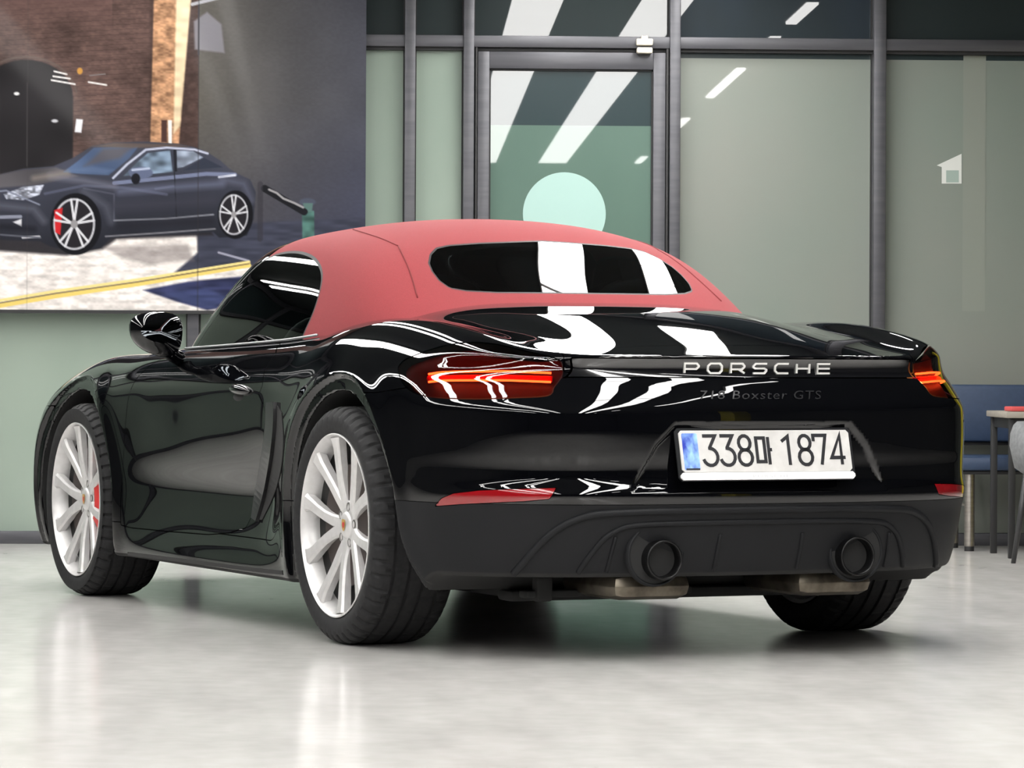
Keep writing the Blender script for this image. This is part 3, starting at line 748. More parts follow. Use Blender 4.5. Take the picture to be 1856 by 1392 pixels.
    for cx_, cy_, rx, ry, big in ((136,405,46,56,True),(425,386,32,44,False)):
        put(ell(cx_, cy_, rx, ry), (24,24,28)); put(ell(cx_-3, cy_, rx*.82, ry*.84), (186,186,192)); put(ell(cx_-3, cy_, rx*.74, ry*.77), (38,36,40))
        if big: put(poly([(97,380),(112,375),(108,425),(99,420)], 2), (188,40,44))
        for k in range(5):
            a = math.radians(18+72*k)
            for da in (-.16,.16): put(line([(cx_-3+rx*.10*math.cos(a), cy_-ry*.10*math.sin(a)), (cx_-3+rx*.78*math.cos(a+da), cy_-ry*.80*math.sin(a+da))], 4.2 if big else 3), (205,205,210))
        put(ell(cx_-3, cy_, rx*.14, ry*.14), (140,138,140))
    put(line([(357,-120),(357,600)], 1.2), (48,46,48), .8); put(line([(48,-120),(48,600)], 1.0), (70,66,64), .4)
    put((Y > 560)*1., (30,28,28))
    img = np.clip(img, 0, 255)/255
    lin = np.where(img <= .04045, img/12.92, ((img+.055)/1.055)**2.4)
    yy = WALL_Y-.115
    # map the corners of the print onto its plane
    V = np.zeros((H_*W_, 3))
    ca, cb = on_wall(x0, y1, yy), on_wall(x1, y1, yy); cc, cd_ = on_wall(x0, y0, yy), on_wall(x1, y0, yy)
    U = ((X-x0)/(x1-x0)).ravel(); T_ = ((Y-y0)/(y1-y0)).ravel()
    V[:,0] = ca[0]*(1-U)+cb[0]*U; V[:,2] = cc[1]*(1-T_)+ca[1]*T_
    V[:,1] = yy
    ox, oz = (ca[0]+cb[0])/2, ca[1]
    i = np.arange(H_-1)[:,None]*W_+np.arange(W_-1)[None,:]; Q = np.stack([i, i+W_, i+W_+1, i+1], -1).reshape(-1,4)
    back = box_obj('wall_poster', ((V[:,0].min()+V[:,0].max())/2, yy+.02, (V[:,2].min()+V[:,2].max())/2), (V[:,0].max()-V[:,0].min(), .036, V[:,2].max()-V[:,2].min()), mat('board_edge', (.05,.05,.055), .5))
    tag(back, 'large printed poster of a dark saloon car before a brick building', 'poster')
    box_obj('poster_edge', ((V[:,0].min()+V[:,0].max())/2, yy+.012, V[:,2].min()-.006), (V[:,0].max()-V[:,0].min(), .04, .014), mat('edge_black', (.012,.012,.013), .5), back)
    me = bpy.data.meshes.new('poster_print'); me.from_pydata(V.tolist(), [], Q.tolist())
    at = me.color_attributes.new('print', 'FLOAT_COLOR', 'POINT')
    at.data.foreach_set('color', np.concatenate([np.clip(lin*POSTER_GAIN, 0, .9).reshape(-1,3), np.ones((H_*W_,1))], 1).ravel())
    m = mat('poster_ink', (.5,.5,.5), .7, 0, .06, .05, spec=.04); n, l, b = nodes(m)
    a_ = n.new('ShaderNodeAttribute'); a_.attribute_name = 'print'; l.new(a_.outputs['Color'], b.inputs['Base Color'])
    me.materials.append(m); o = link(bpy.data.objects.new('poster_print', me), back)
    return back
POSTER_GAIN = .84
poster()

# ------------------------------------------------------------------ bench, table, chair at the right
M_blue = noise_col(mat('bench_blue', (.03,.07,.17), .55), (.019,.038,.082), (.025,.047,.098), (40,40,40), 3, .3, .7, .1)
bx0, bx1 = wx(1650), wx(1990)
bench = empty('bench', ((bx0+bx1)/2, WALL_Y-.35, 0), 0, 'blue upholstered bench with steel tube legs along the glass wall', 'bench')
def bb(name, x0, x1, y0, y1, z0, z1, m, bev=.02):
    cx_ = (bx0+bx1)/2
    return box_obj(name, ((x0+x1)/2-cx_, (y0+y1)/2, (z0+z1)/2), (x1-x0, y1-y0, z1-z0), m, bench, bev)
yb = WALL_Y-.12
zb_ = lambda py, y: on_wall(1780, py, y)[1]
bb('backrest', bx0, bx1, .12, .24, zb_(800, yb), zb_(697, yb), M_blue, .02)
bb('backrest_rail', bx0+.02, bx1-.02, .16, .22, zb_(806, yb), zb_(800, yb), M_frame_dark, .002)
ys_ = WALL_Y-.6
bb('seat_cushion', bx0, bx1, -.27, .20, zb_(853, ys_), zb_(828, ys_), M_blue, .018)
bb('seat_rail', bx0+.02, bx1-.02, -.24, .18, zb_(860, ys_), zb_(854, ys_), M_frame_dark, .003)
zs_ = zb_(859, ys_)
for px_, yy_ in ((1728,.10),(1757,-.20),(1930,.10),(1955,-.20)):
    x = on_wall(px_, 930, WALL_Y-.35+yy_)[0]-(bx0+bx1)/2
    V, Fc = lathe([(0,0),(.0205,0),(.0205,.02),(.0225,.022),(.0225,zs_),(0,zs_)], 24, 'z')
    o = fix_normals(mesh_obj('leg', V, Fc, M_steel, bench, True)); o.location = (x, yy_, 0); smooth_obj(o)
    V, Fc = lathe([(0,0),(.0215,0),(.0215,.022),(0,.022)], 24, 'z'); f_ = fix_normals(mesh_obj('foot_cap', V, Fc, M_frame_dark, o, True)); smooth_obj(f_)
xa = on_wall(1728, 930, WALL_Y-.25)[0]-(bx0+bx1)/2; xb = on_wall(1757, 930, WALL_Y-.55)[0]-(bx0+bx1)/2
tube_obj('leg_stretcher', [(xa,.10,.20),(xb,-.20,.20)], .006, M_steel, bench, 8)

yt = WALL_Y-.95
tx0 = on_wall(1806, 750, yt)[0]; tw = .62
ztab = on_wall(1806, 746, yt-.2)[1]
table = empty('low_table', (tx0+tw/2, yt, 0), 0, 'low table with beige top and slim black legs in front of the bench', 'table')
box_obj('table_top', (0,0,ztab-.014), (tw,.5,.026), noise_col(mat('table_top_beige', (.30,.27,.23), .5), (.27,.24,.20), (.33,.30,.26), (3,40,40), 4), table, .004)
box_obj('apron', (0,0,ztab-.05), (tw-.05,.44,.045), M_frame_dark, table, .003)
for sx_ in (-1,1):
    for sy_ in (-1,1): box_obj('leg', (sx_*(tw/2-.028), sy_*.215, (ztab-.028)/2), (.027,.027,ztab-.028), M_frame_dark, table, .002)
bm = bmesh.new(); add_box(bm, (0,0,.011), (.16,.11,.020), .1, .005)
bo = tag(bm_obj('red_box', bm, mat('box_red', (.55,.07,.07), .45), None, True), 'flat red box lying on the low table', 'box'); bo.location = (on_wall(1850, 745, yt)[0], yt-.12, ztab)
yc = WALL_Y-1.75
M_greyfab = noise_col(mat('chair_grey_fabric', (.30,.31,.32), .85), (.13,.135,.14), (.19,.195,.20), (60,60,60), 4, .3, .7, .2)
cxx = on_wall(1829, 812, yc)[0]+.27
chair = empty('tub_chair', (cxx, yc, 0), 0, 'grey fabric tub chair with dark legs at the right edge', 'chair')
zc0, zc1 = on_wall(1840, 862, yc)[1], on_wall(1840, 764, yc)[1]
V = []; Fc = []; n = 28; lay = [(zc0,.20,.02),(zc0+.03,.245,.0),(zc0+.12,.265,0),(zc1-.05,.262,0),(zc1-.015,.25,0),(zc1,.235,0),(zc1-.004,.21,0),(zc1-.04,.20,0),(zc0+.10,.20,0),(zc0+.085,.16,0),(zc0+.08,0.001,0)]
for z_, r_, _ in lay:
    for k in range(n):
        a = 2*math.pi*k/n
        low = .09*max(0, -math.sin(a))**2 if z_ > zc0+.105 else 0
        V.append((r_*math.cos(a), r_*math.sin(a)*.95, z_-low))
for i in range(len(lay)-1):
    for k in range(n): Fc.append((i*n+k, i*n+(k+1)%n, (i+1)*n+(k+1)%n, (i+1)*n+k))
Fc.append(tuple(range(n))[::-1])
smooth_obj(fix_normals(mesh_obj('seat_shell', V, Fc, M_greyfab, chair, True)), 60)
for sx_ in (-1,1):
    for sy_ in (-1,1):
        V, Fc = tube_mesh([(sx_*.165, sy_*.15, zc0+.02),(sx_*.215, sy_*.195, 0)], [.016,.010], 10); mesh_obj('leg', V, Fc, mat('leg_dark', (.03,.03,.032), .4), chair, True)
# ------------------------------------------------------------------ reading the photograph onto the car's own surfaces
_cy, _sy = math.cos(CAM_YAW_CAR), math.sin(CAM_YAW_CAR)
def car_rays(pix):
    P = np.array(pix, float); a, b = P[:,0]-W_PX/2, P[:,1]-HORIZON_Y
    cr, sr = math.cos(ROLL), math.sin(ROLL)
    u = (a*cr+b*sr)/F_PX; v = (-a*sr+b*cr)/F_PX
    return np.stack([_cy+u*_sy, _sy-u*_cy, -v], 1)
def hits(Ff, pix, t0=8., t1=17., n=900):
    """first point of the surface Ff = 0 behind each pixel, car frame"""
    D = car_rays(pix); t = np.linspace(t0, t1, n)
    P = CAM_CAR[None,None]+D[:,None]*t[None,:,None]
    f_ = Ff(P[...,0], P[...,1], P[...,2])
    ins = f_ < 0; k = np.argmax(ins, 1); k = np.where(ins.any(1), np.maximum(k, 1), np.argmin(f_, 1).clip(1))
    lo, hi = t[k-1].copy(), t[k].copy()
    for _ in range(14):
        m_ = (lo+hi)/2; Q = CAM_CAR+D*m_[:,None]; g = Ff(Q[:,0], Q[:,1], Q[:,2]) < 0
        hi = np.where(g, m_, hi); lo = np.where(g, lo, m_)
    return CAM_CAR+D*((lo+hi)/2)[:,None]
def plane_hit(pix, ax, val):
    D = car_rays(pix); t = (val-CAM_CAR[ax])/D[:,ax]
    return CAM_CAR+D*t[:,None]
def skin_F(x, y, z): return body_F(x, y, z, 'skin')
SQ = math.sqrt(.5)
def corner_s(P): return (P[:,0]+np.abs(P[:,1]))*SQ

# ------------------------------------------------------------------ car: outer panels
car = empty('car', (0,0,0), CAR_ROT, 'glossy black two-seat convertible with red fabric soft top, seen from behind', 'car')
RES = .0085
half = build_shell(body_F, body_grid, (-1.12, 3.5, 0, .96, .12, 1.06), RES)
GAP = .0016
def vx(s): return s.V[:,0]
def az(s): return np.abs(s.V[:,1])
def split(sh, g, gap=GAP):
    """(inside g<0, outside)"""
    return sh.cut(g(sh), hi=-gap), sh.cut(g(sh), lo=gap)
def both(sh, name, m, label=None):
    r = [sh.obj(name, m, car, label), sh.mirrored().obj(name, m, car, label)]
    return r
def whole(sh, name, m, label=None):
    return sh.joined(sh.mirrored()).obj(name, m, car, label)

inner, skin = split(half, lambda s: body_F(s.V[:,0], s.V[:,1], s.V[:,2], 'skin')+.006, 0)
cabin, wells = split(inner, lambda s: np.maximum(np.maximum(np.abs(vx(s)-1.13)-.69, az(s)-.69), .2-s.V[:,2]), 0)
wf, wr = split(wells, lambda s: 1.2-vx(s), 0)
both(wf, 'wheel_arch_liner', M_well); both(wr, 'wheel_arch_liner', M_well)
whole(cabin, 'cabin_tub', M_dark)
under, skin = split(skin, lambda s: s.V[:,2]-(.158+.075*sstep(-.42, -.62, vx(s)))-.012, 0)
whole(under, 'underbody', M_well)

# tail lamp outline read from the photograph
LAMP_PX = [(721.5,669),(727,658),(740,649),(789,631),(840,621),(894,623.5),(956,637),(1008,650),(1019,661),(1018,683),(1004,702),(993,717),(929,721),(861,723),(790,720.5),(751,712),(730,694)]
lamp3 = hits(skin_F, LAMP_PX)
lamp_poly = catmull(np.stack([corner_s(lamp3), lamp3[:,2]], 1), 5, True)
lens, skin = split(skin, lambda s: np.where(vx(s) < -.1, sd_poly(lamp_poly, corner_s(s.V), s.V[:,2]), 1.))
REFL_PX = [(787,918),(800,903),(822,894),(870,888.6),(945,885.5),(1009,884),(1003,895),(996,905),(950,909),(904,911),(840,914)]
refl3 = hits(skin_F, REFL_PX)
refl_poly = np.stack([corner_s(refl3), refl3[:,2]], 1)
reflector, skin = split(skin, lambda s: np.where(vx(s) < -.1, sd_poly(refl_poly, corner_s(s.V), s.V[:,2]), 1.), .001)
both(reflector, 'rear_reflector', M_red_lens, 'long red bumper reflector')
ZSEAM = .437
valance, skin = split(skin, lambda s: np.maximum(s.V[:,2]-ZSEAM, vx(s)+.2), .0008)
whole(valance, 'rear_valance', M_plastic, 'matte black lower rear bumper')
# accent strip under the spoiler lip, between the lamps
strip, skin = split(skin, lambda s: np.maximum(np.maximum(np.abs(s.V[:,2]-.8135)-.0265, vx(s)+.86), az(s)-.66))
whole(strip, 'lamp_bridge_strip', mat('gloss_black_strip', (.004,.004,.005), .12, 0, 1, .02, 1.6))
# bumper skin: below the seam that runs from the wheel arch to the lamp
def g_bumper(s):
    sv = corner_s(s.V); zs = np.interp(sv, [-.75,-.24,0,.25,.33,.42], [.787,.787,.775,.757,.748,.738])
    return np.maximum(s.V[:,2]-zs, vx(s)+.2)
bumper, skin = split(skin, g_bumper)
whole(bumper, 'rear_bumper', M_paint)
lid, skin = split(skin, lambda s: np.maximum(np.maximum(vx(s)-.30, az(s)-(.585-.03*sstep(-.2,-.9,vx(s)))), .80-s.V[:,2]), .0012)
lip, lid = split(lid, lambda s: vx(s)+.80, .0012)
whole(lip, 'rear_spoiler', M_paint); whole(lid, 'engine_lid', M_paint)
DOOR_TOP_PX = [(532,612),(509,623),(500,640),(487,658),(478.6,677),(476,698),(469,716),(478,735),(482,754),(476,832),(463,888),(459,930),(445,957),(415,966),(377,969),(302,963),(240,957),(219,952)]
d3 = hits(skin_F, DOOR_TOP_PX)
d_front = [(2.0,.34),(1.985,.45),(1.955,.60),(1.94,.70),(1.93,.76),(1.90,.80),(1.84,.84),(1.80,1.0)]
dp = [(float(d3[0,0]-.06), 1.0)]+[(float(p[0]), float(p[2])) for p in d3]+d_front
door, skin = split(skin, lambda s: np.maximum(sd_poly(dp, vx(s), s.V[:,2]), .5-az(s)))
doors = both(door, 'door', M_paint)
sill, skin = split(skin, lambda s: np.maximum(np.maximum(s.V[:,2]-(.275+.13*sstep(.62,.42,vx(s))), np.abs(vx(s)-1.25)-.9), .5-az(s)))
both(sill, 'side_sill', M_paint)
rearq, front = split(skin, lambda s: vx(s)-1.3, 0)
both(rearq, 'rear_fender', M_paint)
nose, front = split(front, lambda s: np.maximum(2.78-vx(s)-.25*np.maximum(s.V[:,2]-.5, 0), s.V[:,2]-.66))
whole(nose, 'front_bumper', M_paint)
hood, fender = split(front, lambda s: az(s)-(.60+.02*vx(s)), GAP)
whole(hood, 'bonnet', M_paint); both(fender, 'front_fender', M_paint)

# ------------------------------------------------------------------ car: soft top and windows
GX = [-.3,-.1,0,.1,.2,.35,.45,.55,.7,.85,1.0,1.2,1.35,1.5,1.6,1.72,1.85,2.0,2.2]
GC = [.74,.87,.935,.998,1.056,1.140,1.190,1.230,1.267,1.284,1.289,1.282,1.266,1.232,1.192,1.130,1.045,.935,.79]
GA = [0,.1,.2,.3,.4,.48,.55,.62,.7,.8]
GD = [0,.002,.008,.019,.038,.060,.088,.125,.185,.30]
GDF = [0,.001,.004,.009,.017,.027,.038,.052,.074,.12]
def gh(x, a): return x+.13*(a/.6)**2*sstep(1.1, 1.7, x)
T_gc = Tab(GX, [0,.5,1], [[c]*3 for c in GC], .02, .25, .04, 0)
T_gd = Tab([-1,.9,1.2,1.5,2.5], GA, [GD,GD,[(p*.7+q_*.3) for p, q_ in zip(GD, GDF)],GDF,GDF], .02, .02, .05, .03, 'y')
GWX = [-.3,-.1,.1,.3,.5,.8,1.2,1.6,1.9,2.2]
GWZ = [.75,.85,.95,1.05,1.15,1.25,1.35]
GWT = [[.52,.48,.42,.35,.27,.18,.08],[.60,.565,.52,.455,.37,.28,.18],[.67,.65,.615,.56,.49,.405,.31],[.70,.685,.655,.61,.55,.475,.39],[.715,.70,.675,.637,.587,.522,.445],
[.72,.707,.685,.65,.605,.548,.48],[.725,.713,.692,.657,.613,.557,.49],[.728,.715,.693,.656,.61,.552,.485],[.728,.713,.69,.65,.60,.54,.47],[.72,.70,.67,.63,.58,.52,.45]]
T_gw = Tab(GWX, GWZ, GWT, .02, .02, .06, .03)
def top_F(x, y, z):
    a = np.abs(y)
    xe = gh(x, a)
    return smax(z-(T_gc(xe, .5+0*xe)-T_gd(x, a)), a-T_gw(x, z), .11)
def top_grid(gx, gy, gz):
    X, Y = np.meshgrid(gx, np.abs(gy), indexing='ij'); Hh = T_gc(gh(X, Y), .5+0*X)-T_gd(X, Y)
    X2, Z2 = np.meshgrid(gx, gz, indexing='ij'); Ww = T_gw(X2, Z2)
    F = smax(gz[None,None,:]-Hh[:,:,None], np.abs(gy)[None,:,None]-Ww[:,None,:], .11)
    return F
tophalf = build_shell(top_F, top_grid, (-.12, 2.06, 0, .80, .83, 1.32), .012)
tophalf = tophalf.cut(tophalf.V[:,0], lo=.085)
tophalf = tophalf.cut(body_F(tophalf.V[:,0], tophalf.V[:,1], tophalf.V[:,2], 'skin'), lo=-.02)
SW_PX = [(338,629),(372,589),(420,532),(466,483),(496,465),(528,459),(556,464),(574,478),(582,500),(578,530),(566,568),(549,606),(535,620),(340,650)]
s3 = hits(top_F, SW_PX[:12])
sw_poly = list(catmull(np.stack([s3[:,0], s3[:,2]], 1), 4))+[np.array((s3[11,0]-.01, .80)), np.array((s3[0,0]+.08, .80))]
def g_sw(s): return np.maximum(sd_poly(sw_poly, vx(s), s.V[:,2]), .42-az(s))
wing, rest = split(tophalf, g_sw, .0)
for o in both(wing, 'side_window', M_glass_car, 'tinted side window'): pass
seal, rest = split(rest, lambda s: g_sw(s)-.008, 0)
both(seal, 'window_seal', M_rubber_trim)
xw = lambda z: np.interp(z, [s3[0,2], s3[3,2], s3[3,2]+.03, 1.25], [s3[0,0], s3[3,0], s3[3,0]-.05, s3[3,0]-.12])
fabric, frontg = split(rest, lambda s: vx(s)-xw(s.V[:,2]), .001)
wind, frame = split(frontg, lambda s: np.maximum(az(s)-(.615+(1.2-s.V[:,2])*.12), 1.60-vx(s)-.16*(az(s)/.6)**2), 0)
whole(wind, 'windscreen', M_glass_car); whole(frame, 'windscreen_frame', M_paint)
RW_PX = [(793,449),(850,442),(950,438),(1050,440),(1120,444),(1187,452)]
RW_PX = [(779,478),(782,462),(793,451),(815,446),(870,442),(950,439),(985,439.5),(985,534),(900,529),(845,526),(815,521),(797,508),(785,492)]
r3 = hits(top_F, RW_PX)
rw = np.stack([r3[:,1], r3[:,2]], 1)
zt, zb = rw[5,1], rw[8,1]
rw_half = [(0.0, zb)]+[(float(p[0]), float(p[1])) for p in rw[8:]]+[(float(p[0]), float(p[1])) for p in rw[:6]]+[(0.0, zt+.003)]
rw_full = rw_half+[(-p[0], p[1]) for p in rw_half[-2:0:-1]]
def g_rw(s): return np.maximum(sd_poly(rw_full, s.V[:,1], s.V[:,2]), vx(s)-.75)
rwin, fabric = split(fabric, g_rw, 0)
whole(rwin, 'rear_window', M_glass_rear, 'dark heated rear window')
rseal, fabric = split(fabric, lambda s: g_rw(s)-.004, 0)
whole(rseal, 'rear_window_seal', M_rubber_trim)
whole(fabric, 'soft_top', M_fabric, 'red fabric soft top')
both(lens, 'tail_lamp', M_glass_lens)
# ------------------------------------------------------------------ car: lamps, trim, lettering
inner_lamp = Shell(lens.V, lens.N, lens.F)
M_housing = mat('lamp_housing', (.012,.0006,.001), .5)
M_led = mat('tail_led', (1,.2,.05), .4, emit=(1,.34,.07), estr=8.)
M_ledred = mat('tail_led_red', (.7,.01,.02), .4, emit=(1,.015,.03), estr=.10)
lens_objs = [o for o in car.children if o.name.startswith('tail_lamp')]
def on_skin(pix, off=0.):
    P = hits(skin_F, pix); N = grad(skin_F, P); N /= np.linalg.norm(N, axis=1)[:,None]
    return P+N*off
def mir(P): return P*np.array([1,-1,1])
for k, o in enumerate(lens_objs):
    sh = inner_lamp if k == 0 else inner_lamp.mirrored()
    sh.obj('lamp_housing', M_housing, o, offset=-.028)
    for py in (671.5, 685.5):
        P = on_skin(catmull([(772,py+3),(800,py),(860,py-1),(920,py-1),(975,py+1),(998,py+2)], 5), -.012)
        tube_obj('led_strip', P if k == 0 else mir(P), .0034, M_led, o, 6)
    P = on_skin(catmull([(768,679),(800,678.5),(900,677.5),(1000,680)], 8), -.022)
    V, Fc = tube_mesh(P if k == 0 else mir(P), .009, 8)
    mesh_obj('light_guide', V, Fc, M_ledred, o, True)

def rect_path(r, n=4): return r
def surf_x(y, z, lo=-1.25, hi=-.7):
    y = np.asarray(y, float); z = np.asarray(z, float)
    a = np.full(y.shape, lo); b = np.full(y.shape, hi)
    for _ in range(26):
        m_ = (a+b)/2; ins = skin_F(m_, y, z) < 0
        b = np.where(ins, m_, b); a = np.where(ins, a, m_)
    return (a+b)/2
def stroke_mesh(paths, width, mapper, thick):
    """flat strokes (2-D paths) mapped into 3-D by mapper(u, v, depth) and given thickness"""
    V = []; Fc = []
    for path in paths:
        closed = len(path) > 2 and tuple(path[0]) == tuple(path[-1])
        P = np.array(path[:-1] if closed else path, float); n = len(P)
        L = []; R = []
        for i in range(n):
            p = P[i]; pv = P[i-1] if (i > 0 or closed) else None; nx = P[(i+1) % n] if (i < n-1 or closed) else None
            d1 = (p-pv)/np.linalg.norm(p-pv) if pv is not None else None; d2 = (nx-p)/np.linalg.norm(nx-p) if nx is not None else None
            if d1 is None: d1 = d2
            if d2 is None: d2 = d1
            n1 = np.array([-d1[1], d1[0]]); n2 = np.array([-d2[1], d2[0]]); m_ = n1+n2; m_ /= np.linalg.norm(m_)+1e-9
            k = (width/2)/max(.35, float(np.dot(m_, n1)))
            L.append(p+m_*k); R.append(p-m_*k)
        b = len(V)
        for i in range(n):
            for q_, dep in ((L[i],thick),(R[i],thick),(L[i],0.),(R[i],0.)): V.append(mapper(q_[0], q_[1], dep))
        for i in range(n if closed else n-1):
            a0 = b+4*i; a1 = b+4*((i+1) % n)
            Fc += [(a0,a1,a1+1,a0+1),(a0,a0+2,a1+2,a1),(a0+1,a1+1,a1+3,a0+3)]
        if not closed:
            e = b+4*(n-1); Fc += [(b,b+1,b+3,b+2),(e,e+2,e+3,e+1)]
    return V, Fc
def arc(cx_, cy_, rx, ry, a0, a1, n=10):
    return [(cx_+rx*math.cos(math.radians(a0+(a1-a0)*i/n)), cy_+ry*math.sin(math.radians(a0+(a1-a0)*i/n))) for i in range(n+1)]
# wide chrome letters
LW, LH = .042, .0265
def wide(ch):
    W_, c = LW, .007
    if ch == 'P': return [[(0,0),(0,LH),(W_-c,LH),(W_,LH-c),(W_,LH*.5+c*.6),(W_-c,LH*.42),(0,LH*.42)]]
    if ch == 'O': return [[(c,0),(0,c),(0,LH-c),(c,LH),(W_-c,LH),(W_,LH-c),(W_,c),(W_-c,0),(c,0)]]
    if ch == 'R': return [[(0,0),(0,LH),(W_-c,LH),(W_,LH-c),(W_,LH*.5+c*.6),(W_-c,LH*.40),(0,LH*.40)],[(W_*.58,LH*.40),(W_,0)]]
    if ch == 'S': return [[(W_,LH),(c,LH),(0,LH-c),(0,LH*.5+c*.5),(c,LH*.5),(W_-c,LH*.5),(W_,LH*.5-c*.5),(W_,c),(W_-c,0),(0,0)]]
    if ch == 'C': return [[(W_,LH),(c,LH),(0,LH-c),(0,c),(c,0),(W_,0)]]
    if ch == 'H': return [[(0,0),(0,LH)],[(W_,0),(W_,LH)],[(0,LH*.5),(W_,LH*.5)]]
    if ch == 'E': return [[(W_,LH),(0,LH),(0,0),(W_,0)],[(0,LH*.5),(W_,LH*.5)]]
lp = plane_hit([(1245,676),(1484.6,676)], 0, -.958)
y_l0, y_l1 = lp[0,1], lp[1,1]
z_l = .7995
for i, ch in enumerate('PORSCHE'):
    y0 = y_l0+(y_l1-y_l0)*i/6
    V, Fc = stroke_mesh(wide(ch), .0052, lambda u, v, d: (u, v, d), .005)
    V = np.array(V); V = np.stack([surf_x(y0-V[:,0], z_l+V[:,1])-V[:,2]+.001, y0-V[:,0], z_l+V[:,1]], 1)
    fix_normals(mesh_obj('badge_letter', V, Fc, M_chrome, car))
def islands(Fc, n):
    par = list(range(n))
    def find(i):
        while par[i] != i: par[i] = par[par[i]]; i = par[i]
        return i
    for f_ in Fc:
        for i in f_[1:]: par[find(i)] = find(f_[0])
    g = {}
    for f_ in Fc: g.setdefault(find(f_[0]), []).append(f_)
    return list(g.values())
def text_parts(name, P, Fc, m, parent):
    for fs in islands(Fc, len(P)):
        ids = sorted({i for f_ in fs for i in f_}); mp_ = {o: k for k, o in enumerate(ids)}
        mesh_obj(name, [P[i] for i in ids], [tuple(mp_[i] for i in f_) for f_ in fs], m, parent)
def text_mesh(txt, size, shear=0., space=1.):
    cu = bpy.data.curves.new('txt', 'FONT'); cu.body = txt; cu.size = size; cu.shear = shear; cu.space_character = space; cu.extrude = 0; cu.resolution_u = 3
    o = bpy.data.objects.new('txt', cu); COL.objects.link(o)
    bpy.context.view_layer.update(); dg = bpy.context.evaluated_depsgraph_get()
    me = o.evaluated_get(dg).to_mesh(); V = [tuple(v.co) for v in me.vertices]; Fc = [tuple(p.vertices) for p in me.polygons]
    o.evaluated_get(dg).to_mesh_clear(); bpy.data.objects.remove(o); bpy.data.curves.remove(cu)
    return V, Fc
tp = plane_hit([(1268,718),(1492,718)], 0, -.988)
V, Fc = text_mesh('718 Boxster GTS', .034, .25, 1.12)
wid = max(v[0] for v in V); sc = abs(tp[1,1]-tp[0,1])/wid
yy = np.array([tp[0,1]-v[0]*sc for v in V]); zz = np.array([.728+v[1] for v in V]); xx = surf_x(yy, zz)-.0025
text_parts('model_letter', np.stack([xx,yy,zz],1), Fc, M_badge_black, car)

# ------------------------------------------------------------------ car: number plate
PW, PH = .535, .118
PTOP = np.array([-.988, .2675+.006, .640]); PD = np.array([-.030, 0, -PH+.002]); PD = PD/np.linalg.norm(PD)
PN = np.array([-PD[2]*-1, 0, PD[0]*-1]); PN = np.array([PD[2], 0, -PD[0]]); PN = PN/np.linalg.norm(PN); PN = PN if PN[0] < 0 else -PN
def pm(u, v, dep):
    p = PTOP+np.array([0,-1,0])*u+PD*(PH-v)+PN*dep
    return tuple(p)
def plate_slab(u0, u1, v0, v1, d0, d1, r=.008, name='plate', m=None, parent=None):
    o = [(u0+r,v0),(u1-r,v0),(u1,v0+r),(u1,v1-r),(u1-r,v1),(u0+r,v1),(u0,v1-r),(u0,v0+r)]
    V = [pm(u,v,d1) for u,v in o]+[pm(u,v,d0) for u,v in o]; n = len(o)
    Fc = [tuple(range(n))]+[(i,n+i,n+(i+1)%n,(i+1)%n) for i in range(n)]+[tuple(range(2*n-1,n-1,-1))]
    return fix_normals(mesh_obj(name, V, Fc, m, parent))
plate = plate_slab(0, PW, 0, PH, 0, .004, .008, 'number_plate', M_white, car)
plate['label'] = 'white number plate with blue strip at its left end'
plate_slab(-.006, PW+.006, -.022, -.0015, -.004, .006, .007, 'plate_holder', mat('holder_white', (.86,.86,.85), .3), plate)
plate_slab(-.010, PW+.010, -.024, PH+.008, -.006, -.001, .01, 'plate_backing', M_plastic, plate)
plate_slab(.008, .056, .006, PH-.008, .004, .0046, .003, 'plate_blue_strip', noise_col(mat('strip_blue', (.05,.15,.6), .4), (.02,.04,.35), (.35,.6,.95), (40,40,22), 3, .3, .72), plate)
plate_slab(.012, .055, .006, .011, .0046, .005, .001, 'plate_strip_print', M_ink, plate)
H8 = .084; VB = .0185
def glyph(c, u0, w_):
    h = H8; P = []
    if c == '3': P = [[(u0,h),(u0+w_*.92,h),(u0+w_*.46,h*.60)]+arc(u0+w_*.46, h*.29, w_*.54, h*.29, 90, -165, 12)]
    if c == '8': P = [arc(u0+w_/2, h*.755, w_*.43, h*.245, 0, 360, 14), arc(u0+w_/2, h*.265, w_*.5, h*.265, 0, 360, 14)]
    if c == '1': P = [[(u0,h*.80),(u0+w_*.7,h*.97),(u0+w_*.7,0)]]
    if c == '7': P = [[(u0,h*.80),(u0,h),(u0+w_,h),(u0+w_*.5,0)]]
    if c == '4': P = [[(u0+w_,h*.24),(u0,h*.24),(u0+w_*.72,h),(u0+w_*.72,0)]]
    if c == 'ma': P = [[(u0,h*.12),(u0,h*.92),(u0+w_*.52,h*.92),(u0+w_*.52,h*.12),(u0,h*.12)],[(u0+w_*.78,h*.95),(u0+w_*.78,h*.02)],[(u0+w_*.78,h*.52),(u0+w_,h*.52)]]
    if P and c == '8': P = [p[:-1]+[p[0]] for p in P]
    return P
for c, u0, w_ in (('3',.072,.042),('3',.126,.042),('8',.180,.042),('ma',.238,.048),('1',.318,.030),('8',.370,.042),('7',.420,.039),('4',.473,.044)):
    V, Fc = stroke_mesh(glyph(c, u0, w_), .0095, lambda u, v, d: pm(u, v+VB, .0042+d*.5), .002)
    fix_normals(mesh_obj('plate_character', V, Fc, M_ink, plate))
V, Fc = text_mesh('PORSCHE', .015, 0, 1.3)
wid = max(v[0] for v in V)
text_parts('holder_letter', [pm(.215+v[0]*(.115/wid), -.017+v[1]*.8, .0064) for v in V], Fc, mat('print_grey', (.45,.45,.46), .5), plate)

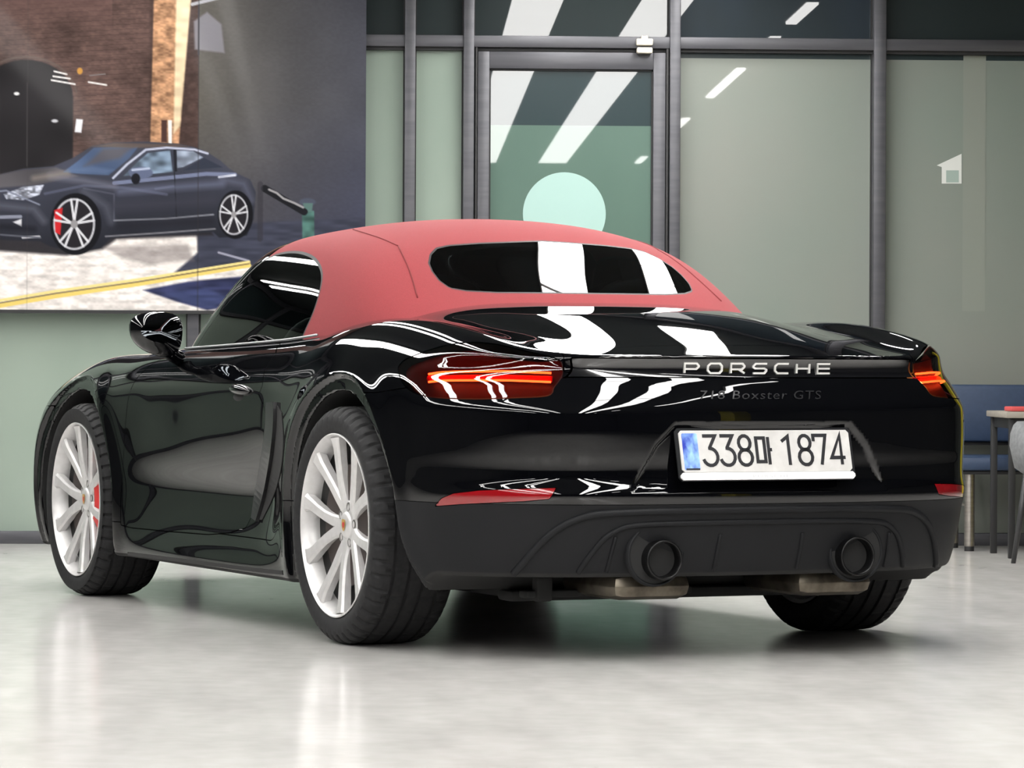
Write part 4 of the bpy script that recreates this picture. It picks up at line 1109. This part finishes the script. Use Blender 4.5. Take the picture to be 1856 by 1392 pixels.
# ------------------------------------------------------------------ car: diffuser ridges, fins, exhaust
val_obj = [o for o in car.children if o.name.startswith('rear_valance')][0]
O1 = [(931,1040),(953,1015),(979,986),(1004,964),(1030,948),(1060,937),(1095,931),(1209,926.5),(1386,923.5)]
def sym_path(pix, end_y=0.0):
    P = on_skin(catmull(pix, 4), .0)
    P = P[P[:,1] > end_y]
    P = np.concatenate([P, np.array([[surf_x([0.],[P[-1,2]])[0], 0, P[-1,2]]]), mir(P)[::-1]])
    return P
for pix, r_ in ((O1, .011), ([(1048,1038),(1062,1017),(1078,996),(1096,976),(1120,961),(1152,952.5),(1253,948),(1386,945.5)], .0085)):
    P = sym_path(pix)
    V, Fc = tube_mesh(P, r_, 8); mesh_obj('diffuser_ridge', V, Fc, M_plastic, val_obj, True)
for (a_, b_) in (((1116,973),(1099,1037)),((1306,968),(1293,1033))):
    P = on_skin(catmull([a_, ((a_[0]+b_[0])/2,(a_[1]+b_[1])/2), b_], 4), .0)
    for Q in (P, mir(P)):
        V, Fc = tube_mesh(Q, .006, 6); mesh_obj('diffuser_fin', V, Fc, M_plastic, val_obj, True)
EXZ, EXY = .284, .305
ex_x = float(surf_x([EXY], [EXZ+.02])[0])
for s_ in (1, -1):
    V, Fc = lathe([(.062,-.10),(.054,.02),(.0555,.026),(.053,.030),(.049,.028),(.047,.01),(.045,-.09),(0,-.09)], 40, 'x')
    o = fix_normals(mesh_obj('exhaust_tip', [(-v[0],v[1],v[2]) for v in V], Fc, M_exh, car, True)); o.location = (ex_x-.012, s_*EXY-.0, EXZ)
    V, Fc = lathe([(.066,-.03),(.078,.000),(.081,.006),(.086,.004),(.088,-.012)], 40, 'x')
    q_ = fix_normals(mesh_obj('exhaust_surround', [(-v[0],v[1],v[2]) for v in V], Fc, M_plastic, val_obj, True)); q_.location = (ex_x-.004, s_*EXY+.012*s_, EXZ+.012)
    V, Fc = lathe([(0,0),(.080,0)], 32, 'x'); d_ = mesh_obj('exhaust_cavity', V, Fc, M_well, val_obj); d_.location = (ex_x-.005, s_*EXY+.012*s_, EXZ+.012)
    bm = bmesh.new(); add_box(bm, (-.70, s_*.29, .205), (.36,.25,.075), 0, .035); add_box(bm, (-.80, s_*.27, .228), (.12,.10,.07), .3*s_, .02)
    bm_obj('muffler', bm, M_muffler, car, True)
bm = bmesh.new(); add_box(bm, (-.50,0,.165), (.10,1.15,.03), 0, .01); add_box(bm, (-.64,.52,.19), (.04,.05,.07), 0, .008); add_box(bm, (-.60,.3,.175), (.05,.55,.02), .1, .005)
bm_obj('rear_crossmember', bm, M_well, car, True)

# ------------------------------------------------------------------ car: side trim, handle, mirror
def skin_patch(name, pix, thick, m, parent, base=.0, label=None):
    P = on_skin(pix, base); N = grad(skin_F, P); N /= np.linalg.norm(N, axis=1)[:,None]
    return P, N
def plate_on_skin(name, Lp, Rp, thick, m, flip=False):
    A = hits(skin_F, Lp); B = hits(skin_F, Rp); n = len(A)
    NA = grad(skin_F, A); NB = grad(skin_F, B); NA /= np.linalg.norm(NA, axis=1)[:,None]; NB /= np.linalg.norm(NB, axis=1)[:,None]
    V = np.concatenate([A-NA*.004, A+NA*thick, B+NB*thick, B-NB*.004]); Fc = []
    for i in range(n-1):
        for k in range(3): Fc.append((k*n+i, k*n+i+1, (k+1)*n+i+1, (k+1)*n+i))
    Fc += [(0,n,2*n,3*n),(n-1,2*n-1,3*n-1,4*n-1)]
    for s_ in (1,-1):
        fix_normals(mesh_obj(name, V*np.array([1,s_,1]), Fc, m, car))
cl = catmull([(488,730),(487,768),(481,815),(474,855),(467,895),(461,940)], 4); cr_ = catmull([(502,729),(501,775),(496,822),(489,864),(480,908),(469,946)], 4)
plate_on_skin('side_intake_blade', cl, cr_, .012, mat('blade_black', (.02,.02,.021), .3))
cl = catmull([(503,735),(502,775),(497,822),(490,864),(481,908),(471,942)], 4); cr_ = catmull([(511,748),(514,790),(512,835),(505,872),(494,905),(476,942)], 4)
plate_on_skin('side_intake_opening', cl, cr_, .002, M_well)
plate_on_skin('sill_groove', catmull([(232,1000),(330,1012),(430,1025),(512,1034)], 5), catmull([(232,1006),(330,1019),(430,1032),(513,1042)], 5), .0015, M_rubber_trim)
# handles
hp = hits(skin_F, [(438,711)])[0]; hn = grad(skin_F, hp[None])[0]; hn /= np.linalg.norm(hn)
for k, s_ in enumerate((1,-1)):
    d_ = doors[k]
    bm = bmesh.new(); bmesh.ops.create_uvsphere(bm, u_segments=24, v_segments=12, radius=1)
    bmesh.ops.transform(bm, matrix=Matrix.Translation((hp[0]+.005, s_*(hp[1]+.004), hp[2]+.008)) @ Matrix.Rotation(math.radians(-3), 4, 'Y') @ Matrix.Diagonal((.085,.020,.017,1)), verts=bm.verts)
    bm_obj('door_handle', bm, M_paint, d_, True)
    bm = bmesh.new(); bmesh.ops.create_uvsphere(bm, u_segments=24, v_segments=12, radius=1)
    bmesh.ops.transform(bm, matrix=Matrix.Translation((hp[0]+.02, s_*(hp[1]-.004), hp[2]-.018)) @ Matrix.Diagonal((.070,.009,.020,1)), verts=bm.verts)
    bm_obj('handle_recess', bm, M_well, d_, True)
# mirrors
mc = np.array([1.545, .905, .918])
for s_ in (1,-1):
    V = []; Fc = []; nu, nv = 28, 16
    for i in range(nu):
        th = 2*math.pi*i/nu
        for j in range(nv+1):
            ph = -math.pi/2+math.pi*j/nv
            f_ = lambda v, e: math.copysign(abs(v)**e, v)
            cy_ = f_(math.cos(ph),.8); x_ = f_(math.sin(ph),.9); y_ = cy_*f_(math.cos(th),.75); z_ = cy_*f_(math.sin(th),.8)
            zsc = .067*(1-.14*y_) ; ysc = .090*(1+.08*z_)
            zz_ = z_*zsc + .006*y_ - (.010*(1-y_) if z_ < 0 else 0)*abs(z_)
            V.append((mc[0]+x_*(.060 if x_ > 0 else .050), s_*(mc[1]+y_*ysc), mc[2]+zz_))
    for i in range(nu):
        for j in range(nv):
            a0 = i*(nv+1)+j; a1 = ((i+1)%nu)*(nv+1)+j
            Fc.append((a0,a1,a1+1,a0+1))
    mo = fix_normals(mesh_obj('wing_mirror', V, Fc, M_paint, car, True))
    V2 = [(mc[0]-.0515-.004*(1-(dy*dy+dz*dz)), s_*(mc[1]+dy*.070), mc[2]+.004+dz*.040*(1-.15*dy)) for r_ in (0,.5,1) for k in range(24) for dy, dz in ((r_*math.cos(k*math.pi/12), r_*math.sin(k*math.pi/12)),)]
    Fc2 = [(r_*24+k, r_*24+(k+1)%24, (r_+1)*24+(k+1)%24, (r_+1)*24+k) for r_ in (0,1) for k in range(24)]
    mesh_obj('mirror_glass', V2, Fc2, mat('mirror_silver', (.10,.11,.12), .03, 1.), mo, True)
    P = catmull([(mc[0]+.01, s_*.872, .872),(mc[0]+.03, s_*.855, .858),(mc[0]+.05, s_*.832, .845),(mc[0]+.065, s_*.80, .832)], 4)
    tube_obj('mirror_stalk', P, np.linspace(.022, .026, len(P)), M_paint, mo, 10)
# belt strip along the door top
bx = np.linspace(1.80, .60, 24)
def belt_pt(x): 
    a = .712; return (x, a, float(T_h(np.array([x]), np.array([a]))[0])+.002)
for s_ in (1,-1):
    tube_obj('belt_strip', [(p[0], s_*p[1], p[2]) for p in map(belt_pt, bx)], .0042, mat('belt_satin', (.42,.42,.43), .35, .6), car, 6)
# soft top seam
for pts in ([(640,416),(690,432),(722,446)],[(722,446),(742,490),(757,540)]):
    P = hits(top_F, catmull(pts, 6)); N = grad(top_F, P); N /= np.linalg.norm(N, axis=1)[:,None]
    for Q in (P+N*.0005, mir(P+N*.0005)):
        V, Fc = tube_mesh(Q, .0022, 6); mesh_obj('roof_seam', V, Fc, mat('seam_red', (.15,.016,.019), .95), car, True)
# fuel/lid rim chrome, third brake light
# ------------------------------------------------------------------ car: cabin
for s_ in (1,-1):
    bm = bmesh.new()
    add_box(bm, (1.12, s_*.36, .47), (.50,.48,.16), 0, .05)
    seat = bm_obj('seat', bm, M_dark, car, True)
    V = []; prof = [(.80,.45,.23,.07),(.76,.65,.25,.075),(.71,.82,.23,.065),(.685,.92,.17,.055),(.67,1.00,.135,.05),(.665,1.06,.105,.04),(.665,1.085,.05,.02)]
    nseg = 20
    for (x_, z_, wy, wx_) in prof:
        for k in range(nseg):
            a = 2*math.pi*k/nseg; f_ = lambda v: math.copysign(abs(v)**.6, v)
            V.append((x_+wx_*f_(math.cos(a)), s_*.36+wy*f_(math.sin(a)), z_))
    Fc = [(i*nseg+k, i*nseg+(k+1)%nseg, (i+1)*nseg+(k+1)%nseg, (i+1)*nseg+k) for i in range(len(prof)-1) for k in range(nseg)]+[tuple(range((len(prof)-1)*nseg, len(prof)*nseg))]
    fix_normals(mesh_obj('seat_backrest', V, Fc, M_dark, seat, True))
    tube_obj('roll_hoop', catmull([(.50,s_*.52,.75),(.50,s_*.51,.98),(.50,s_*.44,1.06),(.50,s_*.30,1.07),(.50,s_*.20,1.0),(.50,s_*.19,.75)], 4), .022, M_alu_dark, car, 8)
bm = bmesh.new(); add_box(bm, (1.66,0,.74), (.26,1.30,.22), 0, .06); add_box(bm, (1.52,.36,.84), (.16,.36,.09), 0, .04)
bm_obj('dashboard', bm, M_dark, car, True)
V, Fc = tube_mesh([(1.36+.05*math.sin(t_)*1., .36+.175*math.cos(t_), .80+.165*math.sin(t_)) for t_ in np.linspace(0, 2*math.pi, 33)[:-1]], .014, 8, True)
mesh_obj('steering_wheel', V, Fc, M_dark, car, True)

# ------------------------------------------------------------------ car: wheels
def tyre_mesh(R, hw):
    half_ = [(.262,hw-.030),(.266,hw-.014),(.276,hw-.006),(.300,hw+.001),(.318,hw-.001),(R-.016,hw-.009),(R-.006,hw-.020),(R-.001,hw-.034)]
    gro = []
    for g in ((hw*.55),(hw*.17)):
        gro += [(R,g+.006),(R-.007,g+.004),(R-.007,g-.004),(R,g-.006)]
    prof = half_+gro; full_ = prof+[(r,-t) for r, t in prof[::-1]]
    nseg = 384; nm = len(full_)
    sh = set([5,6,7]) | {nm-1-k for k in (5,6,7)}
    mid = {8, 11, nm-1-8, nm-1-11}
    def f(i, j):
        if j in sh and i % 8 in (0, 1): return -.0075
        if j in mid and i % 16 in (4, 5): return -.0045
        return 0
    return lathe(full_, nseg, 'y', False, f)
def rim_profile(hw):
    return [(.262,hw-.026),(.2685,hw-.012),(.2695,hw-.006),(.266,hw-.0045),(.262,hw-.009),(.258,hw-.018),(.252,hw-.030),(.247,hw-.055),(.243,hw-.09),(.240,-hw+.05),(.250,-hw+.02),(.262,-hw+.012)]
def spoke_mesh(hw):
    # section across the spoke swept outward; returns mesh for angle 0 (pointing +x), offset side sgn
    res = {}
    for sgn in (1,-1):
        st = []
        for r, t, wd, dp in ((.030,hw-.052,.040,.02),(.060,hw-.044,.040,.024),(.095,hw-.036,.037,.026),(.14,hw-.029,.034,.026),(.19,hw-.022,.035,.027),(.225,hw-.017,.039,.028),(.244,hw-.014,.046,.028),(.256,hw-.011,.056,.026)):
            ang = math.radians(sgn*(9+9*min(1,max(0,(r-.05)/.17))))
            st.append((r, t, wd, dp, ang))
        V = []
        for r, t, wd, dp, ang in st:
            ur = np.array([math.cos(ang), 0, math.sin(ang)]); ut = np.array([-math.sin(ang), 0, math.cos(ang)]); uo = np.array([0,1,0])
            for du, do in ((-.5,-dp),(-.5,-.007),(-.36,0.0),(.36,0.0),(.5,-.007),(.5,-dp)):
                V.append(ur*r+ut*(du*wd)+uo*(t+do))
        n = 6; Fc = [(i*n+k, i*n+(k+1)%n, (i+1)*n+(k+1)%n, (i+1)*n+k) for i in range(len(st)-1) for k in range(n)]+[tuple(range(n))[::-1], tuple((len(st)-1)*n+k for k in range(n))]
        res[sgn] = (V, Fc)
    return res
def obj_data(name, V, Fc, m, smooth=True, ang=35):
    me = bpy.data.meshes.new(name); me.from_pydata([tuple(map(float, v)) for v in V], [], Fc)
    bm = bmesh.new(); bm.from_mesh(me); bmesh.ops.recalc_face_normals(bm, faces=bm.faces); bm.to_mesh(me); bm.free()
    me.materials.append(m); me.polygons.foreach_set('use_smooth', [smooth]*len(me.polygons)); me.set_sharp_from_angle(angle=math.radians(ang)); return me
for R, xw_, hw, track, front in ((RR,0,.1325,.7675,False),(RF,2.475,.1175,.7635,True)):
    me_t = obj_data('tyre', *tyre_mesh(R, hw), M_tyre, ang=28)
    me_r = obj_data('rim', *lathe(rim_profile(hw), 96), M_alu)
    sp = spoke_mesh(hw); me_s = {k: obj_data('spoke', *v, M_alu, ang=25) for k, v in sp.items()}
    me_c = obj_data('centre_cap', *lathe([(.078,hw-.085),(.078,hw-.056),(.070,hw-.048),(.040,hw-.045),(.036,hw-.040),(.030,hw-.038),(0,hw-.037)], 40), M_alu)
    me_b = obj_data('wheel_bolt', *lathe([(.013,hw-.060),(.013,hw-.049),(.010,hw-.0485),(.009,hw-.053),(0,hw-.053)], 16), M_alu_dark)
    me_d = obj_data('brake_disc', *lathe([(.07,hw-.051),(.178,hw-.051),(.178,hw-.08),(.07,hw-.08)], 64), M_disc)
    me_bk = obj_data('spoke_gap_disc', *lathe([(.0,hw-.060),(.2475,hw-.060)], 48), M_well)  # added black disc, darkens the gaps seen between the spokes
    V, Fc = [], []
    for i in range(9):
        a = math.radians(-32+64*i/8)
        for r_, t_ in ((.120,hw-.036),(.205,hw-.038),(.218,hw-.044),(.218,hw-.066),(.120,hw-.066)): V.append((-r_*math.cos(a), t_, r_*math.sin(a)))
    Fc = [(i*5+k, i*5+(k+1)%5, (i+1)*5+(k+1)%5, (i+1)*5+k) for i in range(8) for k in range(5)]+[tuple(range(5)), tuple(40+k for k in range(5))]
    me_cal = obj_data('brake_caliper', V, Fc, M_caliper)
    for s_ in (1,-1):
        wl = bpy.data.objects.new('wheel', me_r); link(wl, car); wl.location = (xw_, s_*track, R); wl.rotation_euler = (0,0,0 if s_ > 0 else math.pi)
        wl['label'] = 'silver ten-spoke alloy wheel'
        def sub(name, me, rot=0., loc=None):
            o = bpy.data.objects.new(name, me); link(o, wl); o.rotation_euler = (0, rot, 0)
            if loc: o.location = loc
            return o
        sub('tyre', me_t); sub('centre_cap', me_c); sub('brake_disc', me_d); sub('spoke_gap_shade', me_bk)
        if front: sub('brake_caliper', me_cal)
        for k in range(5):
            th = math.radians(180-(113+72*k)); 
            for sg in (1,-1): sub('spoke', me_s[sg], -th)
            th2 = th+math.radians(36)
            b_ = sub('wheel_bolt', me_b, 0, (.055*math.cos(th2), .004, .055*math.sin(th2)))
        # crest on the cap
        sh_ = [(-.013,.016),(0,.018),(.013,.016),(.014,0),(.009,-.012),(0,-.019),(-.009,-.012),(-.014,0)]
        V = [(u, hw-.0355, v) for u, v in sh_]
        c_ = mesh_obj('crest', V, [tuple(range(8))], M_gold, wl)
        V = [(u*.5+.003*0, hw-.0350, v*.5) for u, v in sh_]; mesh_obj('crest_field', V, [tuple(range(8))], M_crest_red, wl)
